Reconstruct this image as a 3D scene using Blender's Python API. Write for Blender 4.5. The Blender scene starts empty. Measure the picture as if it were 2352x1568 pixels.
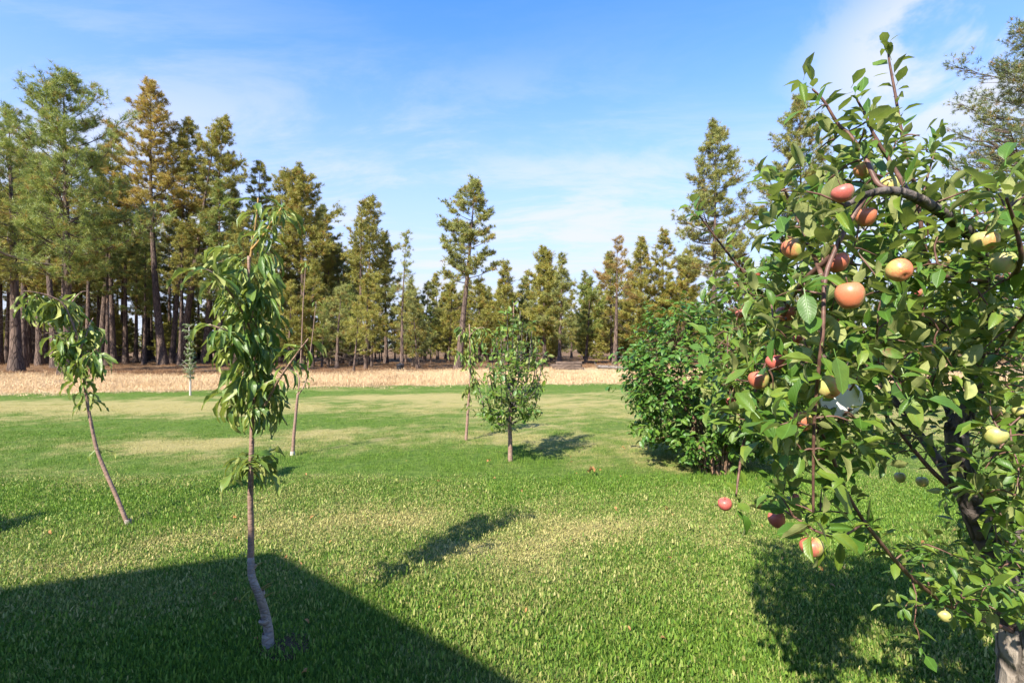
import bpy, math, random
import numpy as np
from mathutils import Vector, Matrix

# ------------------------------------------------------------------ camera, sky, sun, exposure
scn = bpy.context.scene
C = scn.collection
FX, CX, HZ, EYE = 1150.0, 1176.0, 797.0, 1.6      # measured on a 2352 px wide view of the photograph
cam = bpy.data.cameras.new('camera')
cam.lens = 36.0 * FX / 2352.0
cam.sensor_width = 36.0
cam.shift_y = (HZ - 784.0) / 2352.0
cam.clip_start, cam.clip_end = 0.05, 3000.0
cam_o = bpy.data.objects.new('camera', cam)
C.objects.link(cam_o)
cam_o.location = (0, 0, EYE)
cam_o.rotation_euler = (math.pi / 2, 0, 0)
scn.camera = cam_o

SUN_EL = math.radians(41.5)
LX, LY = 0.522, 0.853                              # horizontal direction the sunlight travels in
sun = bpy.data.lights.new('sun', 'SUN')
sun.energy = 4.3
sun.angle = math.radians(0.55)
sun.color = (1.0, 0.93, 0.80)
sun_o = bpy.data.objects.new('sun', sun)
C.objects.link(sun_o)
d = Vector((LX * math.cos(SUN_EL), LY * math.cos(SUN_EL), -math.sin(SUN_EL)))
sun_o.rotation_euler = d.to_track_quat('-Z', 'Y').to_euler()
sun_o.location = (-10, -20, 20)

scn.view_settings.view_transform = 'Standard'
scn.view_settings.look = 'None'
scn.view_settings.gamma = 1.0
scn.view_settings.use_curve_mapping = False
scn.view_settings.exposure = 1.5
scn.cycles.max_bounces = 6
scn.cycles.diffuse_bounces = 3
scn.cycles.glossy_bounces = 2
scn.cycles.transmission_bounces = 4
scn.cycles.caustics_reflective = False
scn.cycles.caustics_refractive = False

world = bpy.data.worlds.new('World')
scn.world = world
world.use_nodes = True


class NT:
    """small helper around a node tree"""
    def __init__(self, nt):
        self.nt = nt
        nt.nodes.clear()

    def n(self, t, **kw):
        nd = self.nt.nodes.new(t)
        for k, v in kw.items():
            if k.startswith('i_'):
                key = k[2:]
                key = int(key) if key.isdigit() else key.replace('_', ' ')
                self.put(nd.inputs[key], v)
            else:
                setattr(nd, k, v)
        return nd

    def put(self, sock, v):
        if isinstance(v, bpy.types.NodeSocket):
            self.nt.links.new(v, sock)
        elif isinstance(v, bpy.types.Node):
            self.nt.links.new(v.outputs[0], sock)
        else:
            if hasattr(sock.default_value, '__len__') and hasattr(v, '__len__') and len(v) == 3 and len(sock.default_value) == 4:
                v = (*v, 1.0)
            sock.default_value = v

    def math(self, op, a, b=0.0, c=None, clamp=False):
        nd = self.nt.nodes.new('ShaderNodeMath')
        nd.operation = op
        nd.use_clamp = clamp
        self.put(nd.inputs[0], a)
        self.put(nd.inputs[1], b)
        if c is not None:
            self.put(nd.inputs[2], c)
        return nd.outputs[0]

    def vmath(self, op, a, b=(0, 0, 0)):
        nd = self.nt.nodes.new('ShaderNodeVectorMath')
        nd.operation = op
        self.put(nd.inputs[0], a)
        self.put(nd.inputs[1], b)
        return nd

    def mix(self, f, a, b, mode='MIX'):
        nd = self.nt.nodes.new('ShaderNodeMix')
        nd.data_type = 'RGBA'
        nd.blend_type = mode
        self.put(nd.inputs[0], f)
        self.put(nd.inputs[6], a)
        self.put(nd.inputs[7], b)
        return nd.outputs[2]

    def ramp(self, v, lo, hi, a=0.0, b=1.0, smooth=True):
        nd = self.nt.nodes.new('ShaderNodeMapRange')
        nd.interpolation_type = 'SMOOTHSTEP' if smooth else 'LINEAR'
        self.put(nd.inputs[0], v)
        for i, q in enumerate((lo, hi, a, b)):
            nd.inputs[i + 1].default_value = q
        return nd.outputs[0]

    def noise(self, vec, scale, detail=3.0, rough=0.55, dist=0.0):
        nd = self.nt.nodes.new('ShaderNodeTexNoise')
        if vec is not None:
            self.put(nd.inputs['Vector'], vec)
        nd.inputs['Scale'].default_value = scale
        nd.inputs['Detail'].default_value = detail
        nd.inputs['Roughness'].default_value = rough
        nd.inputs['Distortion'].default_value = dist
        return nd.outputs[0]


w = NT(world.node_tree)
sky = w.n('ShaderNodeTexSky')
sky.sky_type = 'NISHITA'
sky.sun_disc = False
sky.sun_elevation = SUN_EL
sky.sun_rotation = math.atan2(-LX, -LY)
sky.altitude = 700.0
sky.air_density = 1.0
sky.dust_density = 0.25
sky.ozone_density = 3.0
hsv = w.n('ShaderNodeHueSaturation', i_Hue=0.508, i_Saturation=1.25, i_Value=1.0, i_Color=sky.outputs[0])
tc = w.n('ShaderNodeTexCoord')
sep = w.n('ShaderNodeSeparateXYZ', i_0=tc.outputs['Generated'])
zc = w.math('MAXIMUM', sep.outputs[2], 0.0)
den = w.math('ADD', zc, 0.12)
cx_ = w.math('DIVIDE', sep.outputs[0], den)
cy_ = w.math('DIVIDE', sep.outputs[1], den)
cvec = w.n('ShaderNodeCombineXYZ', i_0=w.math('MULTIPLY', cx_, 0.55), i_1=w.math('ADD', w.math('MULTIPLY', cy_, 1.25), w.math('MULTIPLY', cx_, 0.10)), i_2=3.7)
n1 = w.noise(cvec, 1.9, 9.0, 0.66, 0.5)
n2 = w.noise(cvec, 0.45, 3.0, 0.5, 0.0)
veil = w.math('MULTIPLY', w.ramp(n1, 0.40, 0.66), w.ramp(n2, 0.30, 0.50))
low = w.ramp(sep.outputs[2], 0.55, 0.16)           # thin high cloud thickens towards the horizon, all round
veil = w.math('MULTIPLY', veil, w.math('ADD', w.math('MULTIPLY', low, 0.85), 0.10), clamp=True)
# one puff of cloud high on the right (north-east)
cd = Vector((1050.0, 1150.0, 690.0)).normalized()
dv = w.vmath('SUBTRACT', tc.outputs['Generated'], tuple(cd))
dsx = w.vmath('MULTIPLY', dv.outputs[0], (1.0, 1.0, 1.5))
dl = w.vmath('LENGTH', dsx.outputs[0]).outputs['Value']
n3 = w.noise(tc.outputs['Generated'], 7.0, 6.0, 0.6, 0.3)
puff = w.math('MULTIPLY', w.ramp(dl, 0.27, 0.08), w.ramp(n3, 0.40, 0.58))
cl = w.math('MAXIMUM', veil, w.math('MULTIPLY', puff, 0.9))
hz = w.ramp(sep.outputs[2], 0.60, 0.02, 0.0, 0.92)
col = w.mix(hz, hsv.outputs[0], (1.72, 1.84, 2.48))
col = w.mix(cl, col, (2.15, 2.25, 2.50))
bg = w.n('ShaderNodeBackground', i_Color=col, i_Strength=0.15)
wo = w.n('ShaderNodeOutputWorld', i_Surface=bg.outputs[0])

# ------------------------------------------------------------------ helpers
rng = np.random.default_rng(7)
UP = np.array([0.0, 0.0, 1.0])


def P(x, y, D):
    """point seen at (x, y) of the 2352 px wide photograph, D metres out"""
    return np.array([(x - CX) / FX * D, D, EYE - (y - HZ) / FX * D])


def gD(y):
    return EYE * FX / (y - HZ)


def G(x, y):
    p = P(x, y, gD(y))
    p[2] = 0.0
    return p


def nrm(v):
    v = np.asarray(v, float)
    l = np.linalg.norm(v, axis=-1, keepdims=True)
    return v / np.maximum(l, 1e-9)


def tag(o, label=None, cat=None, group=None, kind=None):
    if label: o['label'] = label
    if cat: o['category'] = cat
    if group: o['group'] = group
    if kind: o['kind'] = kind
    return o


def empty(name, loc, label=None, cat=None, group=None):
    o = bpy.data.objects.new(name, None)
    o.empty_display_size = 0.2
    o.location = tuple(float(q) for q in loc)
    C.objects.link(o)
    return tag(o, label, cat, group)


def link(name, me, parent=None, off=None):
    o = bpy.data.objects.new(name, me)
    C.objects.link(o)
    if parent is not None:
        o.parent = parent
    if off is not None:
        o.location = tuple(float(q) for q in off)
    return o


class Acc:
    """collects vertices and faces and becomes one mesh"""
    def __init__(self):
        self.v, self.f3, self.f4, self.uv, self.tone = [], [], [], [], []
        self.n = 0

    def add(self, v, f3=None, f4=None, uv=None, tone=0.0):
        v = np.asarray(v, float).reshape(-1, 3)
        k = len(v)
        self.v.append(v)
        if f3 is not None and len(f3): self.f3.append(np.asarray(f3, int) + self.n)
        if f4 is not None and len(f4): self.f4.append(np.asarray(f4, int) + self.n)
        self.uv.append(np.zeros((k, 2)) if uv is None else np.asarray(uv, float))
        self.tone.append(np.broadcast_to(np.asarray(tone, float), (k,)))
        self.n += k

    def mesh(self, name, mat, smooth=True, origin=(0, 0, 0)):
        me = bpy.data.meshes.new(name)
        v = np.concatenate(self.v) - np.asarray(origin, float)
        f3 = np.concatenate(self.f3) if self.f3 else np.zeros((0, 3), int)
        f4 = np.concatenate(self.f4) if self.f4 else np.zeros((0, 4), int)
        me.vertices.add(len(v))
        me.vertices.foreach_set('co', v.astype(np.float32).ravel())
        vi = np.concatenate([f3.ravel(), f4.ravel()]).astype(np.int32)
        tot = np.concatenate([np.full(len(f3), 3), np.full(len(f4), 4)]).astype(np.int32)
        st = np.concatenate([[0], np.cumsum(tot)[:-1]]).astype(np.int32) if len(tot) else np.zeros(0, np.int32)
        me.loops.add(len(vi))
        me.loops.foreach_set('vertex_index', vi)
        me.polygons.add(len(tot))
        me.polygons.foreach_set('loop_start', st)
        me.polygons.foreach_set('loop_total', tot)
        me.polygons.foreach_set('use_smooth', np.full(len(tot), smooth))
        uv = np.concatenate(self.uv)
        l = me.uv_layers.new(name='UVMap')
        l.data.foreach_set('uv', uv[vi].astype(np.float32).ravel())
        a = me.attributes.new('tone', 'FLOAT', 'POINT')
        a.data.foreach_set('value', np.concatenate(self.tone).astype(np.float32))
        if mat is not None:
            for m in (mat if isinstance(mat, (list, tuple)) else [mat]):
                me.materials.append(m)
        me.update(calc_edges=True)
        return me

    def build(self, name, mat, parent=None, smooth=True, origin=None):
        """origin: where the parent stands"""
        o = np.zeros(3) if origin is None else np.asarray(origin, float)
        return link(name, self.mesh(name, mat, smooth, o), parent)


def smooth_path(pts, n):
    """Catmull-Rom through pts, n samples"""
    p = np.asarray(pts, float)
    p = np.vstack([2 * p[0] - p[1], p, 2 * p[-1] - p[-2]])
    m = len(p) - 3
    t = np.linspace(0, m - 1e-6, n)
    i = t.astype(int)
    u = (t - i)[:, None]
    a, b, c, e = p[i], p[i + 1], p[i + 2], p[i + 3]
    return 0.5 * (2 * b + (c - a) * u + (2 * a - 5 * b + 4 * c - e) * u ** 2 + (3 * b - a - 3 * c + e) * u ** 3)


def tube(acc, pts, rad, seg=6, tone=0.0, cap=True, rough=0.0):
    p = np.asarray(pts, float)
    n = len(p)
    r = np.broadcast_to(np.asarray(rad, float), (n,))
    t = nrm(np.gradient(p, axis=0))
    ref = np.array([1.0, 0, 0]) if abs(t[0][0]) < 0.8 else np.array([0, 1.0, 0])
    x = nrm(np.cross(t, ref))
    y = np.cross(t, x)
    a = np.linspace(0, 2 * math.pi, seg, endpoint=False)
    rr = r[:, None] * np.ones(seg)
    if rough:
        rr = rr * (1 + rough * rng.uniform(-1, 1, (n, seg)))
    ring = p[:, None, :] + rr[..., None] * (np.cos(a)[None, :, None] * x[:, None, :] + np.sin(a)[None, :, None] * y[:, None, :])
    v = ring.reshape(-1, 3)
    i = np.arange(n - 1)[:, None] * seg
    j = np.arange(seg)[None, :]
    k = (j + 1) % seg
    q = np.stack([i + j, i + k, i + seg + k, i + seg + j], -1).reshape(-1, 4)
    f3 = None
    if cap:
        v = np.vstack([v, p[-1] + t[-1] * r[-1] * 0.6])
        jj = np.arange(seg)
        f3 = np.stack([(n - 1) * seg + jj, (n - 1) * seg + (jj + 1) % seg, np.full(seg, n * seg)], -1)
    acc.add(v, f3, q, None, tone)


def box(acc, lo, hi, M=None, jit=0.0):
    lo, hi = np.asarray(lo, float), np.asarray(hi, float)
    v = np.array([[(lo, hi)[i][0], (lo, hi)[j][1], (lo, hi)[k][2]] for i in (0, 1) for j in (0, 1) for k in (0, 1)])
    if jit: v = v + rng.uniform(-jit, jit, v.shape)
    if M is not None: v = v @ M[:3, :3].T + M[:3, 3]
    f = [(0, 1, 3, 2), (4, 6, 7, 5), (0, 4, 5, 1), (2, 3, 7, 6), (0, 2, 6, 4), (1, 5, 7, 3)]
    acc.add(v, None, f)


def frame(o, dirv, upv, s):
    y = nrm(dirv)
    x = np.cross(y, upv)
    if np.linalg.norm(x) < 1e-3: x = np.cross(y, np.array([0.3, 0.9, 0.1]))
    x = nrm(x)
    z = np.cross(x, y)
    M = np.eye(4)
    M[:3, 0], M[:3, 1], M[:3, 2], M[:3, 3] = x * s, y * s, z * s, o
    return M


def vnoise(x, y, seed):
    ix, iy = np.floor(x), np.floor(y)
    fx, fy = x - ix, y - iy
    fx = fx * fx * (3 - 2 * fx)
    fy = fy * fy * (3 - 2 * fy)
    def h(a, b):
        q = np.sin(a * 127.1 + b * 311.7 + seed * 74.7) * 43758.5453
        return q - np.floor(q)
    return (h(ix, iy) * (1 - fx) + h(ix + 1, iy) * fx) * (1 - fy) + (h(ix, iy + 1) * (1 - fx) + h(ix + 1, iy + 1) * fx) * fy


def fbm(x, y, seed, oct=4):
    s, a, t = 0.0, 0.5, 0.0
    for k in range(oct):
        s = s + a * vnoise(x * 2 ** k, y * 2 ** k, seed + k * 3.1)
        t += a
        a *= 0.55
    return s / t


# ------------------------------------------------------------------ materials
def new_mat(name):
    m = bpy.data.materials.new(name)
    m.use_nodes = True
    return m, NT(m.node_tree)


def finish(nt, shader, disp=None):
    o = nt.n('ShaderNodeOutputMaterial', i_Surface=shader)
    return o


def leaf_mat(name, top, under, yellow, vein=0.5, transl=0.28, rough=0.42):
    """two-sided leaf: darker glossy upper face, pale matt underside, side veins"""
    m, t = new_mat(name)
    uv = t.n('ShaderNodeUVMap')
    s = t.n('ShaderNodeSeparateXYZ', i_0=uv.outputs[0])
    au = t.math('ABSOLUTE', t.math('SUBTRACT', s.outputs[0], 0.5))
    ph = t.math('SUBTRACT', t.math('MULTIPLY', s.outputs[1], 9.0), t.math('MULTIPLY', au, 6.0))
    vein_v = t.ramp(t.math('ABSOLUTE', t.math('SUBTRACT', t.math('FRACT', ph), 0.5)), 0.34, 0.5)
    mid = t.ramp(au, 0.045, 0.015)
    vv = t.math('MAXIMUM', t.math('MULTIPLY', vein_v, 0.45), mid)
    geo = t.n('ShaderNodeNewGeometry')
    oi = t.n('ShaderNodeObjectInfo')
    at = t.n('ShaderNodeAttribute', attribute_name='tone')
    rnd = t.math('FRACT', t.math('ADD', oi.outputs['Random'], at.outputs['Fac']))
    nz = t.noise(geo.outputs['Position'], 60.0, 2.0)
    topc = t.mix(t.ramp(rnd, 0.25, 1.0, 0.0, 0.75, False), top, yellow)
    topc = t.mix(t.math('MULTIPLY', vv, vein), topc, tuple(min(1, q * 1.9 + 0.02) for q in top))
    unc = t.mix(t.ramp(rnd, 0.3, 1.0, 0.0, 0.5), under, tuple(q * 0.72 for q in under))
    unc = t.mix(t.math('MULTIPLY', vv, 0.35), unc, tuple(min(1, q * 1.35) for q in under))
    colr = t.mix(geo.outputs['Backfacing'], topc, unc)
    colr = t.mix(t.ramp(nz, 0.35, 0.75, 0.0, 0.3), colr, tuple(q * 0.7 for q in top))
    sp = t.noise(geo.outputs['Position'], 24.0, 3.0, 0.6)
    colr = t.mix(t.math('MULTIPLY', t.ramp(sp, 0.66, 0.72), t.ramp(rnd, 0.45, 0.6)), colr, (0.20, 0.12, 0.045))
    bmp = t.n('ShaderNodeBump', i_Strength=0.35, i_Distance=0.002, i_Height=t.math('SUBTRACT', 0.0, vv))
    rg = t.math('ADD', t.math('MULTIPLY', geo.outputs['Backfacing'], 0.3), rough)
    b = t.n('ShaderNodeBsdfPrincipled', i_Base_Color=colr, i_Roughness=rg, i_Normal=bmp.outputs[0])
    b.inputs['Specular IOR Level'].default_value = 0.45
    tl = t.n('ShaderNodeBsdfTranslucent', i_Color=t.mix(0.5, colr, tuple(min(1, q) for q in (yellow[0] * 1.5, yellow[1] * 1.7, yellow[2] * 0.8))))
    mx = t.n('ShaderNodeMixShader', i_0=transl, i_1=b.outputs[0], i_2=tl.outputs[0])
    finish(t, mx.outputs[0])
    return m


def bark_mat(name, a, b, c, sc=(14, 14, 4), bump=0.6, rough=0.85, crack=1.0):
    m, t = new_mat(name)
    tcn = t.n('ShaderNodeTexCoord')
    mp = t.n('ShaderNodeMapping', i_Vector=tcn.outputs['Object'], i_Scale=sc)
    n = t.noise(mp.outputs[0], 1.0, 5.0, 0.65, 0.4)
    n2 = t.noise(mp.outputs[0], 0.25, 3.0)
    vo = t.n('ShaderNodeTexVoronoi', feature='DISTANCE_TO_EDGE', i_Vector=mp.outputs[0], i_Scale=0.7)
    cr = t.ramp(vo.outputs['Distance'], 0.0, 0.16)
    co = t.mix(t.ramp(n, 0.3, 0.7), a, b)
    co = t.mix(t.ramp(n2, 0.35, 0.65, 0, 0.7), co, c)
    co = t.mix(t.math('MULTIPLY', t.math('SUBTRACT', 1.0, cr), crack), co, tuple(q * 0.45 for q in a))
    h = t.math('ADD', t.math('MULTIPLY', cr, 0.7), n)
    bp = t.n('ShaderNodeBump', i_Strength=bump, i_Distance=0.02, i_Height=h)
    p = t.n('ShaderNodeBsdfPrincipled', i_Base_Color=co, i_Roughness=rough, i_Normal=bp.outputs[0])
    p.inputs['Specular IOR Level'].default_value = 0.2
    finish(t, p.outputs[0])
    return m


def plain_mat(name, colr, rough=0.7, var=0.25, sc=8.0, spec=0.3):
    m, t = new_mat(name)
    tcn = t.n('ShaderNodeTexCoord')
    n = t.noise(tcn.outputs['Object'], sc, 4.0)
    co = t.mix(t.ramp(n, 0.3, 0.7), tuple(q * (1 - var) for q in colr), tuple(min(1, q * (1 + var)) for q in colr))
    p = t.n('ShaderNodeBsdfPrincipled', i_Base_Color=co, i_Roughness=rough)
    p.inputs['Specular IOR Level'].default_value = spec
    finish(t, p.outputs[0])
    return m


def needle_mat():
    """pine needles: tree tint from the object colour, older needles towards rust (tone)"""
    m, t = new_mat('pine_needles')
    oi = t.n('ShaderNodeObjectInfo')
    at = t.n('ShaderNodeAttribute', attribute_name='tone')
    base = oi.outputs['Color']
    f = at.outputs['Fac']
    lightc = t.mix(0.35, base, (0.54, 0.51, 0.15))
    darkc = t.mix(0.55, base, (0.030, 0.050, 0.018))
    co = t.mix(t.ramp(f, 0.05, 0.55, 0, 1, False), darkc, lightc)
    co = t.mix(t.ramp(f, 0.80, 1.0, 0, 0.85), co, (0.33, 0.17, 0.045))
    p = t.n('ShaderNodeBsdfPrincipled', i_Base_Color=co, i_Roughness=0.45)
    p.inputs['Specular IOR Level'].default_value = 0.4
    tl = t.n('ShaderNodeBsdfTranslucent', i_Color=co)
    mx = t.n('ShaderNodeMixShader', i_0=0.34, i_1=p.outputs[0], i_2=tl.outputs[0])
    finish(t, mx.outputs[0])
    return m


def blade_mat(name, green, straw, dark, attr='dry', transl=0.35):
    m, t = new_mat(name)
    ai = t.n('ShaderNodeAttribute', attribute_name=attr, attribute_type='INSTANCER')
    at = t.n('ShaderNodeAttribute', attribute_name='tone')
    f = t.math('ADD', ai.outputs['Fac'], t.math('MULTIPLY', t.math('SUBTRACT', at.outputs['Fac'], 0.5), 0.42), clamp=True)
    g = t.mix(t.ramp(at.outputs['Fac'], 0.0, 0.8), dark, green)
    co = t.mix(t.ramp(f, 0.22, 0.88), g, straw)
    p = t.n('ShaderNodeBsdfPrincipled', i_Base_Color=co, i_Roughness=0.55)
    p.inputs['Specular IOR Level'].default_value = 0.25
    tl = t.n('ShaderNodeBsdfTranslucent', i_Color=co)
    mx = t.n('ShaderNodeMixShader', i_0=transl, i_1=p.outputs[0], i_2=tl.outputs[0])
    finish(t, mx.outputs[0])
    return m


GREEN, GDARK, STRAW = (0.185, 0.300, 0.038), (0.075, 0.165, 0.022), (0.47, 0.415, 0.165)
M_needle = needle_mat()
M_pbark = bark_mat('pine_bark', (0.12, 0.083, 0.066), (0.21, 0.145, 0.108), (0.08, 0.062, 0.055), (9, 9, 2.2), 1.0)
M_plimb = bark_mat('pine_limb_bark', (0.11, 0.085, 0.07), (0.20, 0.155, 0.125), (0.08, 0.06, 0.05), (20, 20, 20), 0.4)
M_deadwood = bark_mat('grey_dead_wood', (0.22, 0.19, 0.165), (0.34, 0.30, 0.26), (0.15, 0.125, 0.11), (20, 20, 8), 0.4)
M_cherrybark = bark_mat('cherry_bark', (0.20, 0.13, 0.10), (0.34, 0.23, 0.18), (0.25, 0.15, 0.11), (16, 16, 50), 0.2, 0.5, 0.15)
M_cherrypale = bark_mat('grey_cherry_bark', (0.26, 0.22, 0.19), (0.40, 0.35, 0.31), (0.22, 0.18, 0.15), (26, 26, 70), 0.4, 0.7, 0.22)
M_shoot = plain_mat('yellow_green_shoot', (0.36, 0.22, 0.075), 0.5, 0.2, 40)
M_redtwig = plain_mat('red_brown_twig', (0.125, 0.066, 0.048), 0.5, 0.35, 60)
M_applebark = bark_mat('apple_bark', (0.115, 0.095, 0.085), (0.22, 0.185, 0.165), (0.085, 0.065, 0.055), (28, 28, 14), 0.8, 0.8)
M_appletrunk = bark_mat('old_apple_bark', (0.24, 0.20, 0.165), (0.40, 0.34, 0.28), (0.14, 0.11, 0.09), (24, 24, 6), 1.0, 0.85)
M_palebark = plain_mat('pale_sapling_bark', (0.48, 0.43, 0.36), 0.7, 0.15, 20)
M_apleaf = leaf_mat('apple_leaf', (0.062, 0.140, 0.017), (0.32, 0.345, 0.120), (0.215, 0.270, 0.032))
M_chleaf = leaf_mat('cherry_leaf', (0.075, 0.145, 0.023), (0.34, 0.37, 0.11), (0.27, 0.31, 0.055), 0.6, 0.25)
M_lileaf = leaf_mat('lilac_leaf', (0.048, 0.130, 0.018), (0.18, 0.26, 0.07), (0.170, 0.255, 0.030), 0.35, 0.22)
M_palelf = leaf_mat('pale_sapling_leaf', (0.13, 0.19, 0.075), (0.30, 0.34, 0.19), (0.24, 0.29, 0.12), 0.3, 0.25)
M_blade = blade_mat('lawn_blade', GREEN, STRAW, GDARK)
M_dry = blade_mat('dry_meadow_blade', (0.32, 0.18, 0.085), (0.66, 0.49, 0.285), (0.18, 0.095, 0.05), 'dry', 0.3)


def ground_mat():
    m, t = new_mat('dry_meadow_soil')
    g = t.n('ShaderNodeNewGeometry')
    n = t.noise(g.outputs['Position'], 0.35, 6.0, 0.6)
    n2 = t.noise(g.outputs['Position'], 5.0, 4.0, 0.7)
    at = t.n('ShaderNodeAttribute', attribute_name='tone')
    co = t.mix(t.ramp(n, 0.35, 0.65), (0.40, 0.30, 0.16), (0.52, 0.40, 0.23))
    co = t.mix(t.ramp(n2, 0.3, 0.8, 0, 0.5), co, (0.28, 0.19, 0.10))
    co = t.mix(at.outputs['Fac'], co, t.mix(t.ramp(n2, 0.3, 0.7), (0.12, 0.075, 0.045), (0.26, 0.165, 0.095)))
    bp = t.n('ShaderNodeBump', i_Strength=0.8, i_Distance=0.15, i_Height=n2)
    p = t.n('ShaderNodeBsdfPrincipled', i_Base_Color=co, i_Roughness=0.95, i_Normal=bp.outputs[0])
    p.inputs['Specular IOR Level'].default_value = 0.1
    finish(t, p.outputs[0])
    return m


def lawn_mat():
    m, t = new_mat('lawn_turf')
    g = t.n('ShaderNodeNewGeometry')
    at = t.n('ShaderNodeAttribute', attribute_name='tone')
    n = t.noise(g.outputs['Position'], 45.0, 4.0, 0.75)
    n2 = t.noise(g.outputs['Position'], 9.0, 4.0, 0.7)
    f = t.math('ADD', at.outputs['Fac'], t.math('MULTIPLY', t.math('SUBTRACT', n, 0.5), 1.0), clamp=True)
    gr = t.mix(t.ramp(n2, 0.3, 0.7), (0.062, 0.115, 0.020), (0.135, 0.200, 0.036))
    co = t.mix(t.ramp(f, 0.25, 0.85), gr, (0.33, 0.285, 0.115))
    bp = t.n('ShaderNodeBump', i_Strength=1.0, i_Distance=0.03, i_Height=n)
    p = t.n('ShaderNodeBsdfPrincipled', i_Base_Color=co, i_Roughness=0.9, i_Normal=bp.outputs[0])
    p.inputs['Specular IOR Level'].default_value = 0.1
    finish(t, p.outputs[0])
    return m


# ------------------------------------------------------------------ ground, lawn, meadow
EDGE = [G(-1200, 906), G(-600, 906), G(0, 906), G(500, 896), G(830, 886), G(1176, 881), G(1450, 881), G(1800, 885), G(2200, 899), G(2700, 905), G(3400, 905)]
EX = np.array([p[0] for p in EDGE])
EY = np.array([p[1] for p in EDGE])


def edge_y(x):
    return np.interp(x, EX, EY) + 1.8 * (fbm(np.asarray(x) * 0.8, np.asarray(x) * 0 + 3.0, 5.0) - 0.5)


# worn, straw-coloured (+) and lush (-) places of the lawn, as seen: x, y, rx, ry, amount
PATCH = [(200, 935, 500, 14, .55), (520, 933, 400, 14, .55), (950, 912, 170, 8, .75), (1300, 925, 250, 16, .40), (1250, 965, 420, 22, .30),
         (1250, 888, 380, 5, -.9), (560, 903, 350, 5, -.9), (60, 912, 120, 5, -.6), (580, 975, 330, 12, -.65), (200, 995, 90, 7, -.5),
         (300, 1022, 220, 12, .5), (480, 1020, 130, 10, .5), (800, 985, 150, 14, .35), (1000, 985, 160, 12, -.2), (900, 1060, 230, 22, -.55),
         (150, 1060, 150, 14, -.35), (250, 1105, 200, 14, .25), (110, 1160, 230, 24, -.4), (420, 1150, 90, 24, .15), (430, 1200, 120, 20, -.25),
         (760, 1130, 160, 14, .35), (820, 1200, 190, 24, .55), (560, 1245, 260, 16, .55), (150, 1300, 220, 16, .55), (800, 1280, 110, 26, .25),
         (1380, 1110, 260, 24, -.5), (1260, 1055, 120, 12, -.15), (1330, 1010, 220, 14, .40), (1400, 1215, 190, 28, .50), (1150, 1260, 160, 26, .35),
         (1330, 1300, 200, 40, .1), (1200, 1420, 330, 60, -.25), (1480, 1500, 320, 60, -.4), (950, 1400, 110, 40, .1), (330, 1420, 300, 40, -.05),
         (250, 1380, 300, 20, .3), (500, 1520, 500, 60, -.55), (1950, 1150, 200, 50, -.2), (1700, 1100, 190, 16, -.5), (2050, 960, 250, 30, .35),
         (2100, 1130, 160, 30, .15), (1650, 1250, 120, 30, -.1), (1800, 1000, 300, 20, .2), (1560, 1340, 140, 34, .1), (1380, 1216, 60, 8, .4)]
PW = []
for (x, y, rx, ry, a) in PATCH:
    p = G(x, y)
    PW.append((p[0], p[1], rx / FX * p[1], ry * p[1] ** 2 / (EYE * FX), a))


def dry(x, y):
    x, y = np.asarray(x, float), np.asarray(y, float)
    v = 0.36 + 0.80 * (fbm(x * 7.0, y * 7.0, 13.0, 3) - 0.5) + 0.75 * (fbm(x * 0.55, y * 0.55, 1.0, 5) - 0.5) + 0.55 * (fbm(x * 2.3, y * 2.3, 9.0, 3) - 0.5)
    wx = x + 0.5 * (fbm(x * 0.8, y * 0.8, 21.0, 3) - 0.5) * np.clip(y * 0.3, 0.4, 3)
    wy = y + 0.5 * (fbm(x * 0.8, y * 0.8, 25.0, 3) - 0.5) * np.clip(y * 0.25, 0.4, 3)
    for (px, py, rx, ry, a) in PW:
        v = v + a * 0.78 * np.exp(-((wx - px) / rx) ** 2 - ((wy - py) / ry) ** 2)
    return np.clip(v, 0.0, 1.0)


def forest(x, y):
    """0 in the open meadow, 1 on the needle-strewn floor under the pines"""
    lim = np.interp(x, [-60, -30, -14, -4, 0, 20, 60], [23, 23.5, 25.5, 28, 33, 42, 42])
    return np.clip((y - lim) / 7.0 + 0.9 * (fbm(x * 0.22, y * 0.22, 31.0, 4) - 0.5), 0, 1)


def grid_mesh(xs, ys, zf, tf):
    X, Y = np.meshgrid(xs, ys)
    return X, Y


def sheet(name, X, Y, Z, tone, mat, label):
    a = Acc()
    ny, nx = X.shape
    i = np.arange(ny - 1)[:, None] * nx
    j = np.arange(nx - 1)[None, :]
    q = np.stack([i + j, i + j + 1, i + nx + j + 1, i + nx + j], -1).reshape(-1, 4)
    a.add(np.stack([X, Y, Z], -1).reshape(-1, 3), None, q, None, tone.ravel())
    o = a.build(name, mat)
    return tag(o, label, 'ground', None, 'structure')


xs = np.concatenate([np.linspace(-900, -90, 14), np.linspace(-80, 80, 110), np.linspace(90, 900, 14)])
ys = np.concatenate([np.linspace(-300, 0, 12), np.linspace(4, 90, 80), np.linspace(100, 1400, 20)])
X, Y = np.meshgrid(xs, ys)
sheet('ground', X, Y, np.zeros_like(X), forest(X, Y), ground_mat(), 'dry straw-coloured ground running from the lawn into the pine wood')

us = np.linspace(-1, 1, 260)
vs = np.linspace(0, 1, 230) ** 1.6
YY = vs[:, None] * np.ones(260)[None, :]
XX = us[None, :] * (6.0 + 34.0 * vs[:, None])
EYv = edge_y(XX)
YL = -14 + 0 * XX
YY = np.where(YY < 0, 0, -1.0 + YY * (EYv + 1.0))
sheet('lawn', XX, YY, np.full_like(XX, 0.006), dry(XX, YY), lawn_mat(), 'mown green lawn with worn straw-coloured patches')
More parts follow.
